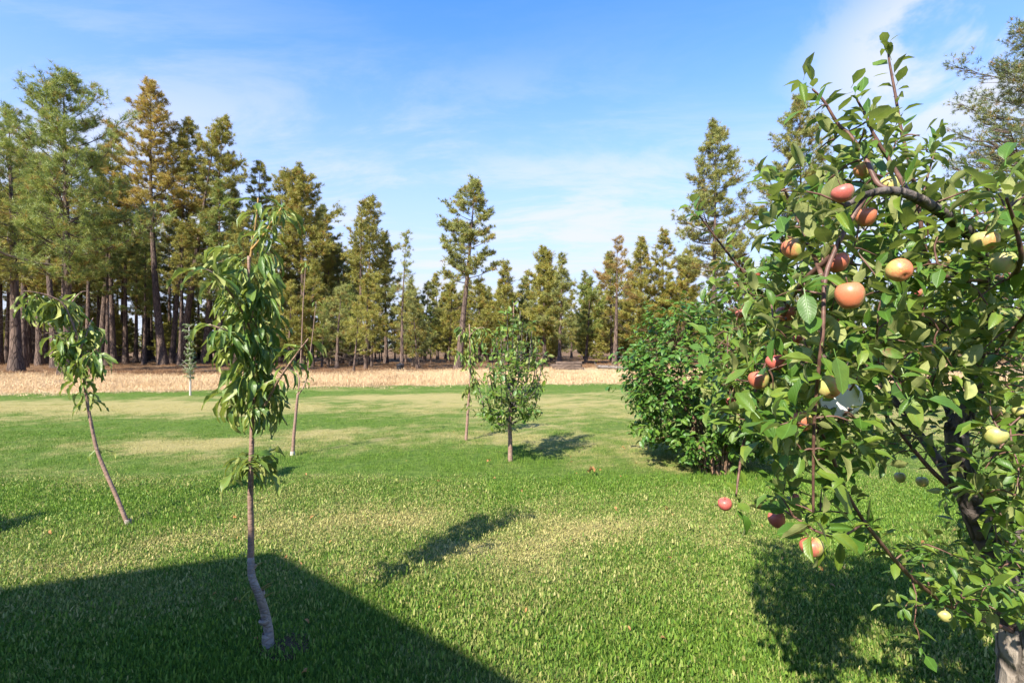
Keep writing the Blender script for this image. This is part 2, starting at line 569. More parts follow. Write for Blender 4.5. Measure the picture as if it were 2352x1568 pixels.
# the lawn goes on behind the photographer, to the house and past it
Xb, Yb = np.meshgrid(np.linspace(-40, 40, 60), np.linspace(-16, -1.0, 14))
fit = np.linspace(40 / 6.0, 1, 14)[:, None]
sheet('lawn', XX[0][None, :] * np.linspace(6.0, 1.0, 14)[:, None], np.linspace(-16, -1.0, 14)[:, None] * np.ones(260)[None, :],
      np.full((14, 260), 0.006), np.full((14, 260), 0.3), bpy.data.materials['lawn_turf'], 'mown lawn around the house behind the viewer')


def tuft(name, nb, rad, hmin, hmax, wid, lean, mat, heads=False):
    a = Acc()
    for k in range(nb):
        r = rad * math.sqrt(rng.random())
        th = rng.random() * 6.283
        b = np.array([r * math.cos(th), r * math.sin(th), -0.004])
        h = rng.uniform(hmin, hmax)
        az = rng.random() * 6.283
        ln = lean * rng.uniform(0.2, 1.0)
        o = np.array([math.cos(az), math.sin(az), 0]) * ln * h
        sd = np.array([-math.sin(az + rng.normal() * 0.8), math.cos(az + rng.normal() * 0.8), 0]) * wid * 0.5 * rng.uniform(0.7, 1.3)
        m = b + o * 0.35 + UP * h * 0.6
        tp = b + o + UP * h * (1.0 - 0.25 * ln)
        tn = rng.random()
        a.add([b - sd, b + sd, m + sd * 0.8, m - sd * 0.8, tp], [(3, 2, 4)], [(0, 1, 2, 3)], None, tn)
        if heads and rng.random() < 0.5:
            hd = sd * 1.7
            q = tp + o * 0.12 + UP * h * 0.14
            a.add([tp - UP * 0.02, tp + hd + UP * h * 0.06, q, tp - hd + UP * h * 0.06], None, [(0, 1, 2, 3)], None, min(1, tn + 0.2))
    me = a.mesh(name, mat)
    return bpy.data.objects.new(name, me)            # only a template, never linked to the scene


def scatter(name, pts, rot, scl, dryv, vi, templates, label, cat):
    n = len(pts)
    me = bpy.data.meshes.new(name)
    me.vertices.add(n)
    me.vertices.foreach_set('co', np.asarray(pts, np.float32).ravel())
    def attr(nm, ty, vals, key):
        q = me.attributes.new(nm, ty, 'POINT')
        q.data.foreach_set(key, np.ascontiguousarray(vals).ravel())
    attr('rot', 'FLOAT_VECTOR', np.asarray(rot, np.float32), 'vector')
    attr('scl', 'FLOAT_VECTOR', np.asarray(scl, np.float32), 'vector')
    attr('dry', 'FLOAT', np.asarray(dryv, np.float32), 'value')
    attr('vi', 'INT', np.asarray(vi, np.int32), 'value')
    o = link(name, me)
    ng = bpy.data.node_groups.new(name, 'GeometryNodeTree')
    ng.interface.new_socket('Geometry', in_out='INPUT', socket_type='NodeSocketGeometry')
    ng.interface.new_socket('Geometry', in_out='OUTPUT', socket_type='NodeSocketGeometry')
    N, L = ng.nodes, ng.links
    gi, go = N.new('NodeGroupInput'), N.new('NodeGroupOutput')
    jn = N.new('GeometryNodeJoinGeometry')
    for tp in templates:
        oi = N.new('GeometryNodeObjectInfo')
        oi.inputs['Object'].default_value = tp
        oi.inputs['As Instance'].default_value = True
        L.new(oi.outputs['Geometry'], jn.inputs[0])
    ip = N.new('GeometryNodeInstanceOnPoints')
    ip.inputs['Pick Instance'].default_value = True
    L.new(gi.outputs[0], ip.inputs['Points'])
    L.new(jn.outputs[0], ip.inputs['Instance'])
    for nm, ty, key in (('vi', 'INT', 'Instance Index'), ('rot', 'FLOAT_VECTOR', 'Rotation'), ('scl', 'FLOAT_VECTOR', 'Scale')):
        na = N.new('GeometryNodeInputNamedAttribute')
        na.data_type = ty
        na.inputs['Name'].default_value = nm
        L.new(na.outputs['Attribute'], ip.inputs[key])
    L.new(ip.outputs[0], go.inputs[0])
    md = o.modifiers.new('scatter', 'NODES')
    md.node_group = ng
    return tag(o, label, cat, None, 'stuff')


def sector(y0, y1, dens, margin=1.18, extra=1.2):
    """random ground points between the distances y0 and y1, a little wider than the view"""
    hw = lambda y: CX / FX * y * margin + extra
    area = (hw(y0) + hw(y1)) * (y1 - y0)
    n = int(area * dens)
    y = rng.uniform(y0, y1, n * 2)
    x = rng.uniform(-1, 1, n * 2) * hw(y1)
    k = np.abs(x) < hw(y)
    return x[k][:n], y[k][:n]


near_t = [tuft('grass_tuft', 50, 0.085, 0.014, 0.040, 0.0019, 0.65, M_blade) for _ in range(4)]
mid_t = [tuft('grass_tuft', 70, 0.16, 0.014, 0.036, 0.0032, 0.7, M_blade) for _ in range(3)]
far_t = [tuft('grass_tuft', 60, 0.30, 0.012, 0.032, 0.0075, 0.75, M_blade) for _ in range(3)]
px, py, pv, ps = [], [], [], []
for (y0, y1, dn, v0, nv) in ((0.9, 3.4, 420, 0, 4), (3.4, 6.0, 260, 0, 4), (6.0, 9.5, 75, 4, 3), (9.5, 14.0, 34, 4, 3), (14.0, 24.0, 10.0, 7, 3)):
    x, y = sector(y0, y1, dn)
    k = y < edge_y(x)
    x, y = x[k], y[k]
    px.append(x); py.append(y)
    pv.append(v0 + rng.integers(0, nv, len(x)))
px, py, pv = map(np.concatenate, (px, py, pv))
dv_ = dry(px, py)
lush = np.clip(1.25 - 0.55 * dv_ + 0.5 * (fbm(px * 3.0, py * 3.0, 41.0, 3) - 0.5), 0.5, 1.6)
# longer unmown grass round the feet of the saplings and the lilac
for (gx, gy) in ((293, 1205), (672, 1047), (1172, 1060), (1640, 1090), (1700, 1100)):
    g = G(gx, gy)
    lush += 0.9 * np.exp(-((px - g[0] - 0.1) ** 2 + (py - g[1]) ** 2) / 0.05 / (1 + 0.3 * g[1]))
sb = G(617, 1490)
k = ((px - sb[0] - .08) / .16) ** 2 + ((py - sb[1] + .01) / .13) ** 2 > rng.uniform(.6, 1.3, len(px))
px, py, pv, dv_, lush = px[k], py[k], pv[k], dv_[k], lush[k]
n = len(px)
rot = np.stack([rng.normal(0, 0.08, n), rng.normal(0, 0.08, n), rng.random(n) * 6.283], -1)
sz = rng.uniform(0.8, 1.2, n)
scl = np.stack([sz, sz, sz * lush], -1)
scatter('grass', np.stack([px, py, np.full(n, 0.006)], -1), rot, scl, np.clip(dv_ + rng.normal(0, 0.08, n), 0, 1), pv, near_t + mid_t + far_t,
        'short mown grass of the lawn, green and straw blades mixed', 'grass')

dry_t = [tuft('dry_tuft', 44, 0.18, 0.16, 0.44, 0.006, 0.55, M_dry, True) for _ in range(3)] + \
        [tuft('dry_tuft', 54, 0.45, 0.15, 0.42, 0.013, 0.6, M_dry, True) for _ in range(3)]
px, py, pv = [], [], []
for (y0, y1, dn, v0) in ((15.0, 22.0, 16, 0), (22.0, 32.0, 9, 0), (32.0, 48.0, 2.6, 3), (48.0, 75.0, 0.9, 3)):
    x, y = sector(y0, y1, dn, 1.25)
    k = y > edge_y(x) + 0.05 - 1.6 * rng.random(len(x)) ** 4
    px.append(x[k]); py.append(y[k])
    pv.append(v0 + rng.integers(0, 3, k.sum()))
px, py, pv = map(np.concatenate, (px, py, pv))
fo = forest(px, py)
n = len(px)
rot = np.stack([rng.normal(0, 0.1, n), rng.normal(0, 0.1, n), rng.random(n) * 6.283], -1)
sz = rng.uniform(0.75, 1.2, n)
hgt = .66 * (1 - .45 * fo) * sz * (0.25 + 1.5 * fbm(px * 0.6, py * 0.6, 51.0, 4)) * np.clip((py - edge_y(px)) / 2.2 + 0.30, 0.30, 1.0)
near_t = np.exp(-((px / py * FX + CX - 1350) / 120) ** 2) * np.clip((py - 23.5) / 3, 0, 1) * (py < 36.5)
hgt = hgt * (1 - .6 * near_t)
drv = np.clip(0.90 - 0.95 * np.clip(fo * 1.3, 0, 1) + 1.5 * (fbm(px * 0.35, py * 0.9, 61.0, 5) - 0.5), 0, 1)
scatter('dry_grass', np.stack([px, py, np.zeros(n)], -1), rot, np.stack([sz, sz, hgt], -1), drv, pv, dry_t,
        'tall bleached dry grass and rust-brown weeds between lawn and pines', 'dry grass')

# ------------------------------------------------------------------ house behind the camera (its gable throws the shadow on the lawn)
M_siding = plain_mat('grey_siding', (0.42, 0.42, 0.40), 0.7, 0.08, 3)
M_roof = plain_mat('roof_shingle', (0.10, 0.09, 0.085), 0.9, 0.3, 12)
M_trim = plain_mat('white_trim', (0.75, 0.75, 0.73), 0.6, 0.04, 3)
M_glass = plain_mat('window_glass', (0.05, 0.06, 0.07), 0.08, 0.1, 2, 0.6)


def house():
    apex_sh = G(640, 1268)
    H = 5.4
    k = 1.0 / math.tan(SUN_EL)
    ax, ay = apex_sh[0] - H * k * LX, apex_sh[1] - H * k * LY
    root = empty('house', (ax, ay - 4, 0), 'gabled grey house beside the lawn, only its pointed shadow in view', 'house')
    org = np.array([ax, ay - 4, 0])
    sl, half, ov = 0.562, 5.4, 0.45
    he = H - half * sl
    y0, y1 = ay - ov, ay - 11
    a = Acc()
    hw = half - ov
    zt = H - 0.16
    ze = H - hw * sl - 0.16
    v = [(ax - hw, y0, 0), (ax + hw, y0, 0), (ax + hw, y0, ze), (ax, y0, zt), (ax - hw, y0, ze),
         (ax - hw, y1, 0), (ax + hw, y1, 0), (ax + hw, y1, ze), (ax, y1, zt), (ax - hw, y1, ze)]
    a.add(v, [(2, 3, 4), (7, 9, 8)], [(0, 1, 2, 4), (6, 5, 9, 7), (1, 6, 7, 2), (5, 0, 4, 9)])
    a.build('wall', M_siding, root, False, org)
    r = Acc()
    for s in (-1, 1):
        t = 0.14
        q = [(ax, ay, H), (ax + s * half, ay, he), (ax + s * half, y1 - ov, he), (ax, y1 - ov, H)]
        q2 = [(x, y, z - t) for (x, y, z) in q]
        r.add(q + q2, None, [(0, 1, 2, 3), (7, 6, 5, 4), (0, 4, 5, 1), (1, 5, 6, 2), (2, 6, 7, 3)])
    r.build('roof', M_roof, root, False, org)
    for (wx, wz, ww, wh) in ((-3.0, 0.95, 1.5, 1.2), (2.2, 0.95, 1.5, 1.2), (0, 3.3, 0.9, 0.9)):
        fr = Acc()
        for (lo, hi) in (((-ww / 2 - .08, 0), (ww / 2 + .08, .08)), ((-ww / 2 - .08, wh - .08), (ww / 2 + .08, wh)), ((-ww / 2 - .08, .08), (-ww / 2, wh - .08)), ((ww / 2, .08), (ww / 2 + .08, wh - .08))):
            box(fr, (ax + wx + lo[0], y0 + 0.003, wz + lo[1]), (ax + wx + hi[0], y0 + 0.05, wz + hi[1]))
        wn = fr.build('window', M_trim, root, False, org)
        pn = Acc()
        box(pn, (ax + wx - ww / 2, y0 + 0.003, wz + .08), (ax + wx + ww / 2, y0 + 0.02, wz + wh - .08))
        pn.build('pane', M_glass, wn, False, org)
    dr = Acc()
    box(dr, (ax - 0.5, y0 + .003, 0.05), (ax + 0.45, y0 + .05, 2.1))
    dd = dr.build('door', M_trim, root, False, org)
    hd = Acc()
    tube(hd, [(ax + .36, y0 + .051, 1.0), (ax + .36, y0 + .11, 1.0)], .025, 8)
    hd.build('handle', M_glass, dd, True, org)


house()

# ------------------------------------------------------------------ pines
def needles(acc, pos, dirs, L, W, nb, tone, spread=0.95):
    """nb thin blades on each of the tufts"""
    T = len(pos)
    p = np.repeat(pos, nb, 0)
    dd = np.repeat(dirs, nb, 0)
    r = nrm(rng.normal(size=(T * nb, 3)))
    di = nrm(dd * 0.75 + r * spread)
    sd = nrm(np.cross(di, rng.normal(size=(T * nb, 3)))) * (W * 0.5)
    ln = L * rng.uniform(0.65, 1.15, (T * nb, 1))
    b = p - dd * rng.uniform(0, 0.6, (T * nb, 1)) * L
    v = np.stack([b - sd, b + sd, b + di * ln], 1).reshape(-1, 3)
    f = np.arange(T * nb * 3).reshape(-1, 3)
    tn = np.repeat(np.clip(np.repeat(tone, nb) + rng.normal(0, 0.16, T * nb), 0, 1), 3)
    acc.add(v, f, None, None, tn)


def pine_parts(seed, H, cb, R, lean=(0, 0), dens=1.0, open_=0.0, nb=15, rust=0.12, trunk_r=None, dead=6, up=1.0, L=0.21, W=0.017, prof='cone', bow=(0, 0)):
    """trunk, limbs and needle crown of one ponderosa of height H whose crown starts at height cb and is R wide"""
    global rng
    keep, rng = rng, np.random.default_rng(seed)
    tr, lb, nd = Acc(), Acc(), Acc()
    r0 = trunk_r or 0.0155 * H + 0.02
    zs = np.linspace(0, 1, 14)
    bo = np.sin(zs * math.pi)
    path = np.stack([lean[0] * zs + bow[0] * bo + 0.05 * np.sin(zs * 5 + seed), lean[1] * zs + bow[1] * bo, zs * H], -1)
    rad = r0 * 0.88 * np.clip(np.maximum(1 - zs * 0.98, 0.02) ** 1.1, 0.02, 1) * (1 + 0.45 * np.exp(-zs * 28))
    tube(tr, path, rad, 9, 0, True, 0.05)
    at = lambda z: np.stack([np.interp(z, path[:, 2], path[:, i]) for i in range(3)], -1)
    ch = H - cb
    nl = int(max(16, ch * 6.4 * dens * (1 - 0.30 * open_)))
    R = R * 1.30
    tpos, tdir, ttone = [], [], []
    clump = rng.uniform(0.5, 1.2, 40)
    for i in range(nl):
        t = (i + rng.uniform(0.1, 0.9)) / nl
        t = t ** 0.92
        z = cb + ch * t * 0.985
        if prof == 'cone':
            pr = (1 - t) ** 0.72 * min(1.0, 0.55 + t * 2.2)
        elif prof == 'round':
            pr = math.sqrt(max(0.02, 1 - (1.7 * (t - 0.38)) ** 2)) if t > 0.38 else 0.62 + t
        else:
            pr = (1 - t) ** 0.66 * min(1.0, 0.6 + t * 2)
        pr = max(pr, 0.09)
        az = i * 2.39996 + rng.normal(0, 0.5)
        ln = R * pr * rng.uniform(0.50, 1.15) * clump[int((az * 2 + t * 9)) % 40]
        ln = max(ln, 0.22)
        el = (-0.12 + 0.75 * t ** 1.2 + rng.normal(0, 0.14)) * up
        o = at(z)
        hd = np.array([math.cos(az), math.sin(az), 0])
        side = np.array([-math.sin(az), math.cos(az), 0])
        s = np.linspace(0, 1, 6)
        bend = rng.normal(0, 0.14)
        lp = o + hd * (ln * s[:, None] * math.cos(el)) + UP * (ln * (math.sin(el) * s + 0.36 * s ** 2.4))[:, None] + side * (bend * ln * s ** 2)[:, None]
        br = max(0.008, 0.018 * ln * (1 - 0.3 * t)) * (r0 / 0.28) ** 0.3
        tube(lb, lp, br * (1 - 0.82 * s), 4, 0, False)
        nt_ = int(max(3, ln * 6.2 * dens * (1 - 0.45 * open_) + 2.0))
        for q in range(nt_):
            s0 = rng.uniform(0.22 + 0.33 * open_, 1.0) ** 0.8
            b = np.array([np.interp(s0, s, lp[:, k]) for k in range(3)])
            sg = 1 if q % 2 else -1
            tl = ln * rng.uniform(0.10, 0.34) * (1.25 - 0.6 * s0) + 0.10
            td = nrm(hd * rng.uniform(0.25, 1.0) + side * sg * rng.uniform(0.3, 1.0) + UP * rng.uniform(0.05, 0.75))
            e = b + td * tl + UP * 0.12 * tl
            if q % 2 == 0 or open_ > 0.3:
                tube(lb, [b, (b + e) / 2 - UP * 0.03 * tl, e], [br * 0.34, br * 0.28, br * 0.16], 3, 0, False)
            tn = rng.uniform(0.05, 0.62)
            if rng.random() < rust: tn = rng.uniform(0.8, 1.0)
            up_d = nrm(td + UP * 0.7)
            for c in range(4):                       # a cluster of bottlebrush tips
                off = rng.normal(0, 1, 3) * np.array([.13, .13, .09]) if c else np.zeros(3)
                tpos.append(e + off)
                tdir.append(nrm(up_d + off * 3.0))
                ttone.append(tn if c < 2 else min(1, tn + (0.4 if rng.random() < rust * 1.8 else rng.normal(0, .12))))
        tpos.append(lp[-1]); tdir.append(nrm(hd * 0.6 + UP)); ttone.append(rng.uniform(0.1, 0.6))
    for q in range(5):
        tpos.append(at(H * 0.995) + rng.normal(0, 0.07, 3) - UP * 0.16 * q); tdir.append(UP); ttone.append(0.4)
    for q in range(dead):
        z = rng.uniform(cb * 0.45, cb)
        az = rng.random() * 6.283
        hd = np.array([math.cos(az), math.sin(az), 0])
        ln = rng.uniform(0.3, 0.75) * min(R, 2.2)
        s = np.linspace(0, 1, 5)
        lp = at(z) + hd * (ln * s)[:, None] + UP * (-0.05 * ln * s - 0.25 * ln * s ** 2)[:, None]
        tube(lb, lp, 0.016 * (1 - 0.8 * s), 4, 0, False)
        for k in range(3):
            b = lp[2 + k % 3]
            tube(lb, [b, b + (hd + rng.normal(0, 0.8, 3)) * 0.25 * ln], [0.006, 0.003], 3, 0, False)
    needles(nd, np.array(tpos), np.array(tdir), L, W, nb, np.array(ttone))
    rng = keep
    return tr, lb, nd


def plant_pine(xb, yb, xt, yt, hw, cby, tint, label, seed, group=None, D=None, trunk=None, **kw):
    D = D or gD(yb)
    b = np.array([(xb - CX) / FX * D, D, 0.0])
    top = P(xt, yt, D)
    H = top[2] * .955
    cb = max(0.4, EYE - (cby - HZ) / FX * D)
    R = hw / FX * D * (1.15 if 1000 < xb < 1760 else 1.0)
    sc = D / 36.0
    kw.setdefault('W', 0.0215 * max(0.8, sc))
    kw.setdefault('L', 0.24 * max(0.85, sc ** 0.6))
    tr, lb, nd = pine_parts(seed, H, cb, R, lean=(top[0] - b[0], kw.pop('ly', 0)), trunk_r=(trunk / 2 / FX * D if trunk else None), **kw)
    root = empty('pine_tree', b, label, 'pine tree', group)
    tr.build('trunk', M_pbark, root)
    lb.build('limbs', M_plimb, root)['kind'] = 'stuff'
    c = nd.build('crown', M_needle, root, False)
    c.color = (*tint, 1)
    c['kind'] = 'stuff'
    return root


GRN, OLV, GLD, PAL, BRN = (0.215, 0.310, 0.060), (0.345, 0.335, 0.055), (0.46, 0.335, 0.055), (0.290, 0.330, 0.095), (0.32, 0.205, 0.085)
DGR = (0.175, 0.215, 0.060)
g_l, g_c, g_r = 'front pines of the left wood', 'pines across the meadow', 'pines beyond the apple tree'
HERO = [
    # xb, yb, xt, yt, hw, cby, tint, label, trunk px, options
    (152, 868, 148, 132, 150, 655, GRN, 'big bright green pine with thick sunlit trunk nearest the meadow on the far left', 30, dict(dens=1.45, prof='col', L=.25, W=.019, nb=15, up=1.1)),
    (36, 856, 22, 215, 105, 640, GRN, 'dark-trunked green pine at the left edge of the picture', 27, dict(dens=1.2, prof='col')),
    (-70, 862, -75, 250, 120, 650, OLV, 'green pine cut off by the left picture edge', 27, dict(dens=1.2, prof='col')),
    (128, 846, 95, 330, 95, 560, OLV, 'olive pine half hidden behind the biggest green pine', 20, dict(dens=1.1)),
    (375, 838, 344, 152, 88, 520, GLD, 'tall golden-needled pine with bowed leaning trunk in the left wood', 21, dict(dens=1.25, rust=.28, bow=(-0.4, 0))),
    (232, 838, 262, 280, 70, 560, OLV, 'pine with dark slanting trunk behind the drooping left sapling', 17, dict(dens=1.0, rust=.2)),
    (262, 838, 240, 330, 65, 600, GRN, 'green pine with straight dark trunk right of the slanting one', 15, dict(dens=1.0)),
    (394, 836, 436, 246, 66, 500, OLV, 'pine with slim straight grey trunk just right of the golden pine', 14, dict(dens=1.2, rust=.2)),
    (412, 837, 500, 250, 20, 430, OLV, 'dark leaning trunk pine beside the far pale sapling', 20, dict(dens=.6)),
    (470, 836, 514, 240, 88, 590, OLV, 'broad pale olive pine with a many-pointed top above the front sapling', 18, dict(dens=1.25, rust=.16, open_=.15)),
    (585, 834, 596, 348, 46, 560, OLV, 'narrow pine with dark tip between the broad olive and the dense cone pines', 14, dict(dens=1.0)),
    (640, 834, 650, 375, 55, 600, OLV, 'olive pine with blunt top left of the dense cone pine', 15, dict(dens=1.1, rust=.2)),
    (700, 836, 686, 362, 92, 640, OLV, 'dense cone-shaped pine at the right end of the left wood', 17, dict(dens=1.5, rust=.22)),
    (752, 832, 742, 455, 48, 640, DGR, 'dark pine on the right flank of the dense cone pine', 13, dict(dens=1.1)),
    (782, 834, 775, 548, 52, 730, DGR, 'dark green pine with ragged side at the right end of the wood', 13, dict(dens=1.1, open_=.2)),
    (716, 842, 722, 585, 46, 800, OLV, 'young light green pine in front of the dense cone pine', 10, dict(dens=1.2, rust=.16)),
    (774, 846, 783, 648, 42, 790, PAL, 'thin-crowned young pine with pale straight trunk', 10, dict(dens=.9, open_=.4, dead=12)),
    (664, 843, 668, 640, 46, 800, OLV, 'low bushy young pine left of the bare-topped sapling', 8, dict(dens=1.2)),
    (814, 853, 822, 690, 34, 800, OLV, 'small pine with thin dark stem at the meadow edge', 6, dict(dens=.9, open_=.3, dead=10)),
    (842, 836, 852, 434, 58, 690, OLV, 'tall narrow pine standing apart just right of the left wood', 14, dict(dens=1.25, rust=.2, open_=.15)),
    (886, 834, 884, 520, 46, 770, OLV, 'olive pine filling the gap right of the tall narrow pine', 11, dict(dens=1.2, rust=.18)),
    (852, 842, 862, 620, 34, 780, OLV, 'slim young pine with light stem below the tall narrow pine', 6, dict(dens=1.0, open_=.2)),
    (922, 852, 931, 518, 36, 740, PAL, 'thin see-through pine with the black bin at its foot', 10, dict(dens=.85, open_=.55, dead=16)),
    (976, 832, 982, 640, 34, 790, DGR, 'short dark-needled pine left of the gap in the trees', 8, dict(dens=1.0, open_=.25)),
    (1054, 850, 1091, 392, 80, 655, PAL, 'tall lone open-crowned pine in the middle of the meadow edge', 20, dict(dens=1.6, open_=.42, dead=22, prof='cone', up=.9, W=.032)),
    (1030, 832, 1040, 640, 38, 800, OLV, 'rounded olive pine left of the lone open-crowned pine', 9, dict(dens=1.2)),
    (1100, 833, 1102, 640, 42, 810, OLV, 'olive pine right behind the lone open-crowned pine', 9, dict(dens=1.2, rust=.16)),
    (1158, 834, 1162, 592, 44, 800, OLV, 'pointed pine behind the young apple tree top', 10, dict(dens=1.2, rust=.16)),
    (1208, 832, 1204, 625, 30, 790, PAL, 'thin pale pine left of the two close pointed pines', 7, dict(dens=1.0, open_=.3)),
    (1252, 836, 1248, 556, 44, 780, OLV, 'left and taller of the two close pointed pines', 11, dict(dens=1.5, rust=.14, prof='col')),
    (1286, 838, 1290, 570, 36, 790, PAL, 'right one of the two close pointed pines above the timber stack', 11, dict(dens=1.1, open_=.2)),
    (1346, 834, 1356, 630, 40, 780, GRN, 'round-headed green pine between the timber stack and the fallen log', 9, dict(dens=1.2, prof='col')),
    (1411, 842, 1420, 530, 44, 700, BRN, 'browning half-dead pine with bare spiky top', 13, dict(dens=.9, open_=.5, rust=.5, dead=18)),
    (1470, 834, 1474, 530, 46, 780, OLV, 'olive-brown pine right of the half-dead one', 11, dict(dens=1.2, rust=.25)),
    (1522, 834, 1524, 512, 44, 790, OLV, 'slender pine second right of the half-dead one', 11, dict(dens=1.1, rust=.2, open_=.15)),
    (1576, 834, 1578, 560, 46, 800, OLV, 'yellowish pine just above the left shoulder of the lilac', 10, dict(dens=1.2, rust=.25)),
    (1640, 842, 1642, 250, 82, 640, PAL, 'tall straight pine rising behind the lilac', 15, dict(dens=1.5, open_=.22, rust=.18, dead=16)),
    (1700, 836, 1706, 560, 44, 800, BRN, 'low rusty pine between lilac and apple tree', 9, dict(dens=1.0, rust=.3)),
    (1842, 843, 1838, 188, 108, 610, PAL, 'tall pine whose top rises behind the apple tree crown', 16, dict(dens=1.5, open_=.25, rust=.2, dead=14)),
    (2410, 885, 2410, -30, 195, 500, (0.115, 0.185, 0.085), 'large spreading pine reaching in at the right picture edge', 40, dict(dens=1.9, open_=.05, dead=0, rust=.15, up=.6, L=.17, W=.016, nb=14)),
]
for i, h in enumerate(HERO):
    xb, yb, xt, yt, hw, cby, tint, label, trk, kw = h
    plant_pine(xb, yb, xt, yt, hw, cby, tint, label, 100 + i + (7 if xb > 2300 else 0), g_l if xb < 800 else (g_c if xb < 1600 else g_r), trunk=trk, **kw)

# the wood behind: a few built trees, copied
proto = []
for k, (H, cb, R, op) in enumerate(((19, 9.5, 2.3, 0), (17, 8.0, 2.1, .1), (21, 12, 2.4, 0), (15, 5.0, 2.0, 0), (12, 2.0, 1.9, .1), (9, 1.2, 1.7, .1))):
    t_, l_, c_ = pine_parts(500 + k, H, cb, R, dens=1.0, open_=op, nb=11, W=.034, L=.30, rust=.14, dead=10, lean=((k - 2) * .25, 0))
    proto.append((t_.mesh('trunk', M_pbark), l_.mesh('limbs', M_plimb), c_.mesh('crown', M_needle, False), H))
SHORT = ['the biggest bright green pine', 'the dark-trunked left edge pine', 'the pine cut off by the left edge', 'the olive pine behind the biggest green one', 'the tall golden-needled pine',
         'the slanting dark trunk', 'the straight dark trunk beside the slanting one', 'the slim straight grey trunk', 'the leaning trunk beside the pale sapling', 'the broad many-pointed pine', 'the narrow dark-tipped pine',
         'the blunt-topped olive pine', 'the dense cone-shaped pine', 'the dark flank pine', 'the ragged pine ending the wood', 'the young light green pine', 'the pale-stemmed young pine', 'the bushy young pine',
         'the small dark-stemmed meadow pine', 'the tall narrow pine standing apart', 'the olive gap-filling pine', 'the light-stemmed slim young pine', 'the see-through pine with the bin', 'the short dark-needled pine',
         'the lone open-crowned pine', 'the rounded olive pine', 'the olive pine behind the lone one', 'the pointed pine over the young apple tree', 'the thin pale pine', 'the taller of the two close pointed pines', 'the shorter of the two close pointed pines',
         'the round-headed green pine', 'the half-dead spiky pine', 'the olive-brown pine', 'the slender pine near the half-dead one', 'the yellowish pine above the lilac', 'the tall straight pine behind the lilac', 'the low rusty pine',
         'the tall pine behind the apple tree', 'the spreading right-edge pine']
TINTS = [('olive', OLV), ('green', GRN), ('dark', DGR), ('pale', PAL)]
prng = random.Random(11)


def copy_pine(k, x, y, s, tint, label, group):
    r = empty('pine_tree', (x, y, 0), label, 'pine tree', group)
    r.rotation_euler = (0, 0, prng.random() * 6.283)
    r.scale = (s * prng.uniform(.9, 1.1),) * 2 + (s,)
    for nm, me in zip(('trunk', 'limbs', 'crown'), proto[k][:3]):
        o = link(nm, me, r)
        if nm == 'crown': o.color = (*tint, 1)
        if nm != 'trunk': o['kind'] = 'stuff'
    return r


taken = [((h[0] - CX) / FX * gD(h[1]), gD(h[1])) for h in HERO]


def fill(n, x0, x1, d0, d1, kinds, hmin, hmax, label, group, gap=1.3):
    """n more pines whose feet show between x0 and x1 of the view, d0 to d1 metres out"""
    c = tries = 0
    while c < n and tries < n * 40:
        tries += 1
        D = math.sqrt(prng.uniform(d0 * d0, d1 * d1))
        x = (prng.uniform(x0, x1) - CX) / FX * D
        if any((x - a) ** 2 + (D - b) ** 2 < gap * gap for a, b in taken): continue
        taken.append((x, D))
        k = prng.choice(kinds)
        H = prng.uniform(hmin, hmax)
        tn, tint = TINTS[prng.choice((0, 0, 1, 2, 3))]
        f_ = prng.uniform(.85, 1.08)
        px_ = CX + x / D * FX
        j_ = min(range(len(HERO)), key=lambda q: abs(CX + (HERO[q][0] - CX) - px_))
        dx_ = px_ - HERO[j_][0]
        rel = 'behind' if abs(dx_) < 9 else ('just left of' if dx_ < 0 else 'just right of')
        m_ = (hmin + hmax) / 2
        copy_pine(k, x, D, H / proto[k][3], tuple(q * f_ for q in tint), f"{'tall' if H > m_ else 'shorter'} {tn} {label} {rel} {SHORT[j_]}", group)
        c += 1


fill(84, -250, 600, 38, 68, (0, 1, 1, 2, 3, 3), 12, 18, 'wood pine', 'pines deep in the left wood')
fill(24, 540, 830, 44, 72, (0, 1, 3, 3), 10, 15, 'wood-end pine', 'pines at the back of the wood end')
fill(34, 560, 1000, 36, 62, (4, 5, 5), 3.5, 7.0, 'young pine', 'young pines under the wood end')
fill(62, 990, 1560, 52, 86, (3, 4, 4, 4, 5), 6.5, 12, 'back-row pine', 'far pines across the meadow')
fill(26, 1500, 2700, 46, 85, (1, 3, 3, 4), 7, 13, 'far pine', 'back row pines on the right')
fill(12, 1900, 2600, 34, 50, (4, 5), 3.5, 6.5, 'low pine', 'low pines behind the apple tree')

# far wood that reads as one mass
far_obj = []
for k in (0, 3, 4):
    a = Acc()
    t_, l_, c_ = pine_parts(600 + k, 14, 2.5, 2.2, dens=.8, nb=9, W=.06, L=.42, rust=.1, dead=2)
    me = c_.mesh('far_pine', M_needle, False)
    ob = bpy.data.objects.new('far_pine', me)
    ob.color = (*DGR, 1)
    far_obj.append(ob)
n = 620
D = np.sqrt(rng.uniform(82 ** 2, 180 ** 2, n))
fx = rng.uniform(-500, 2900, n)
fpts = np.stack([(fx - CX) / FX * D, D, np.full(n, -0.6)], -1)
fs = rng.uniform(.40, .68, n) * (D / 110) ** 0.3
scatter('distant_wood', fpts, np.stack([np.zeros(n), np.zeros(n), rng.random(n) * 6.283], -1), np.stack([fs, fs, fs], -1), np.zeros(n), rng.integers(0, 3, n), far_obj,
        'distant wood of pines closing the view behind the tree trunks', 'wood').color = (*DGR, 1)

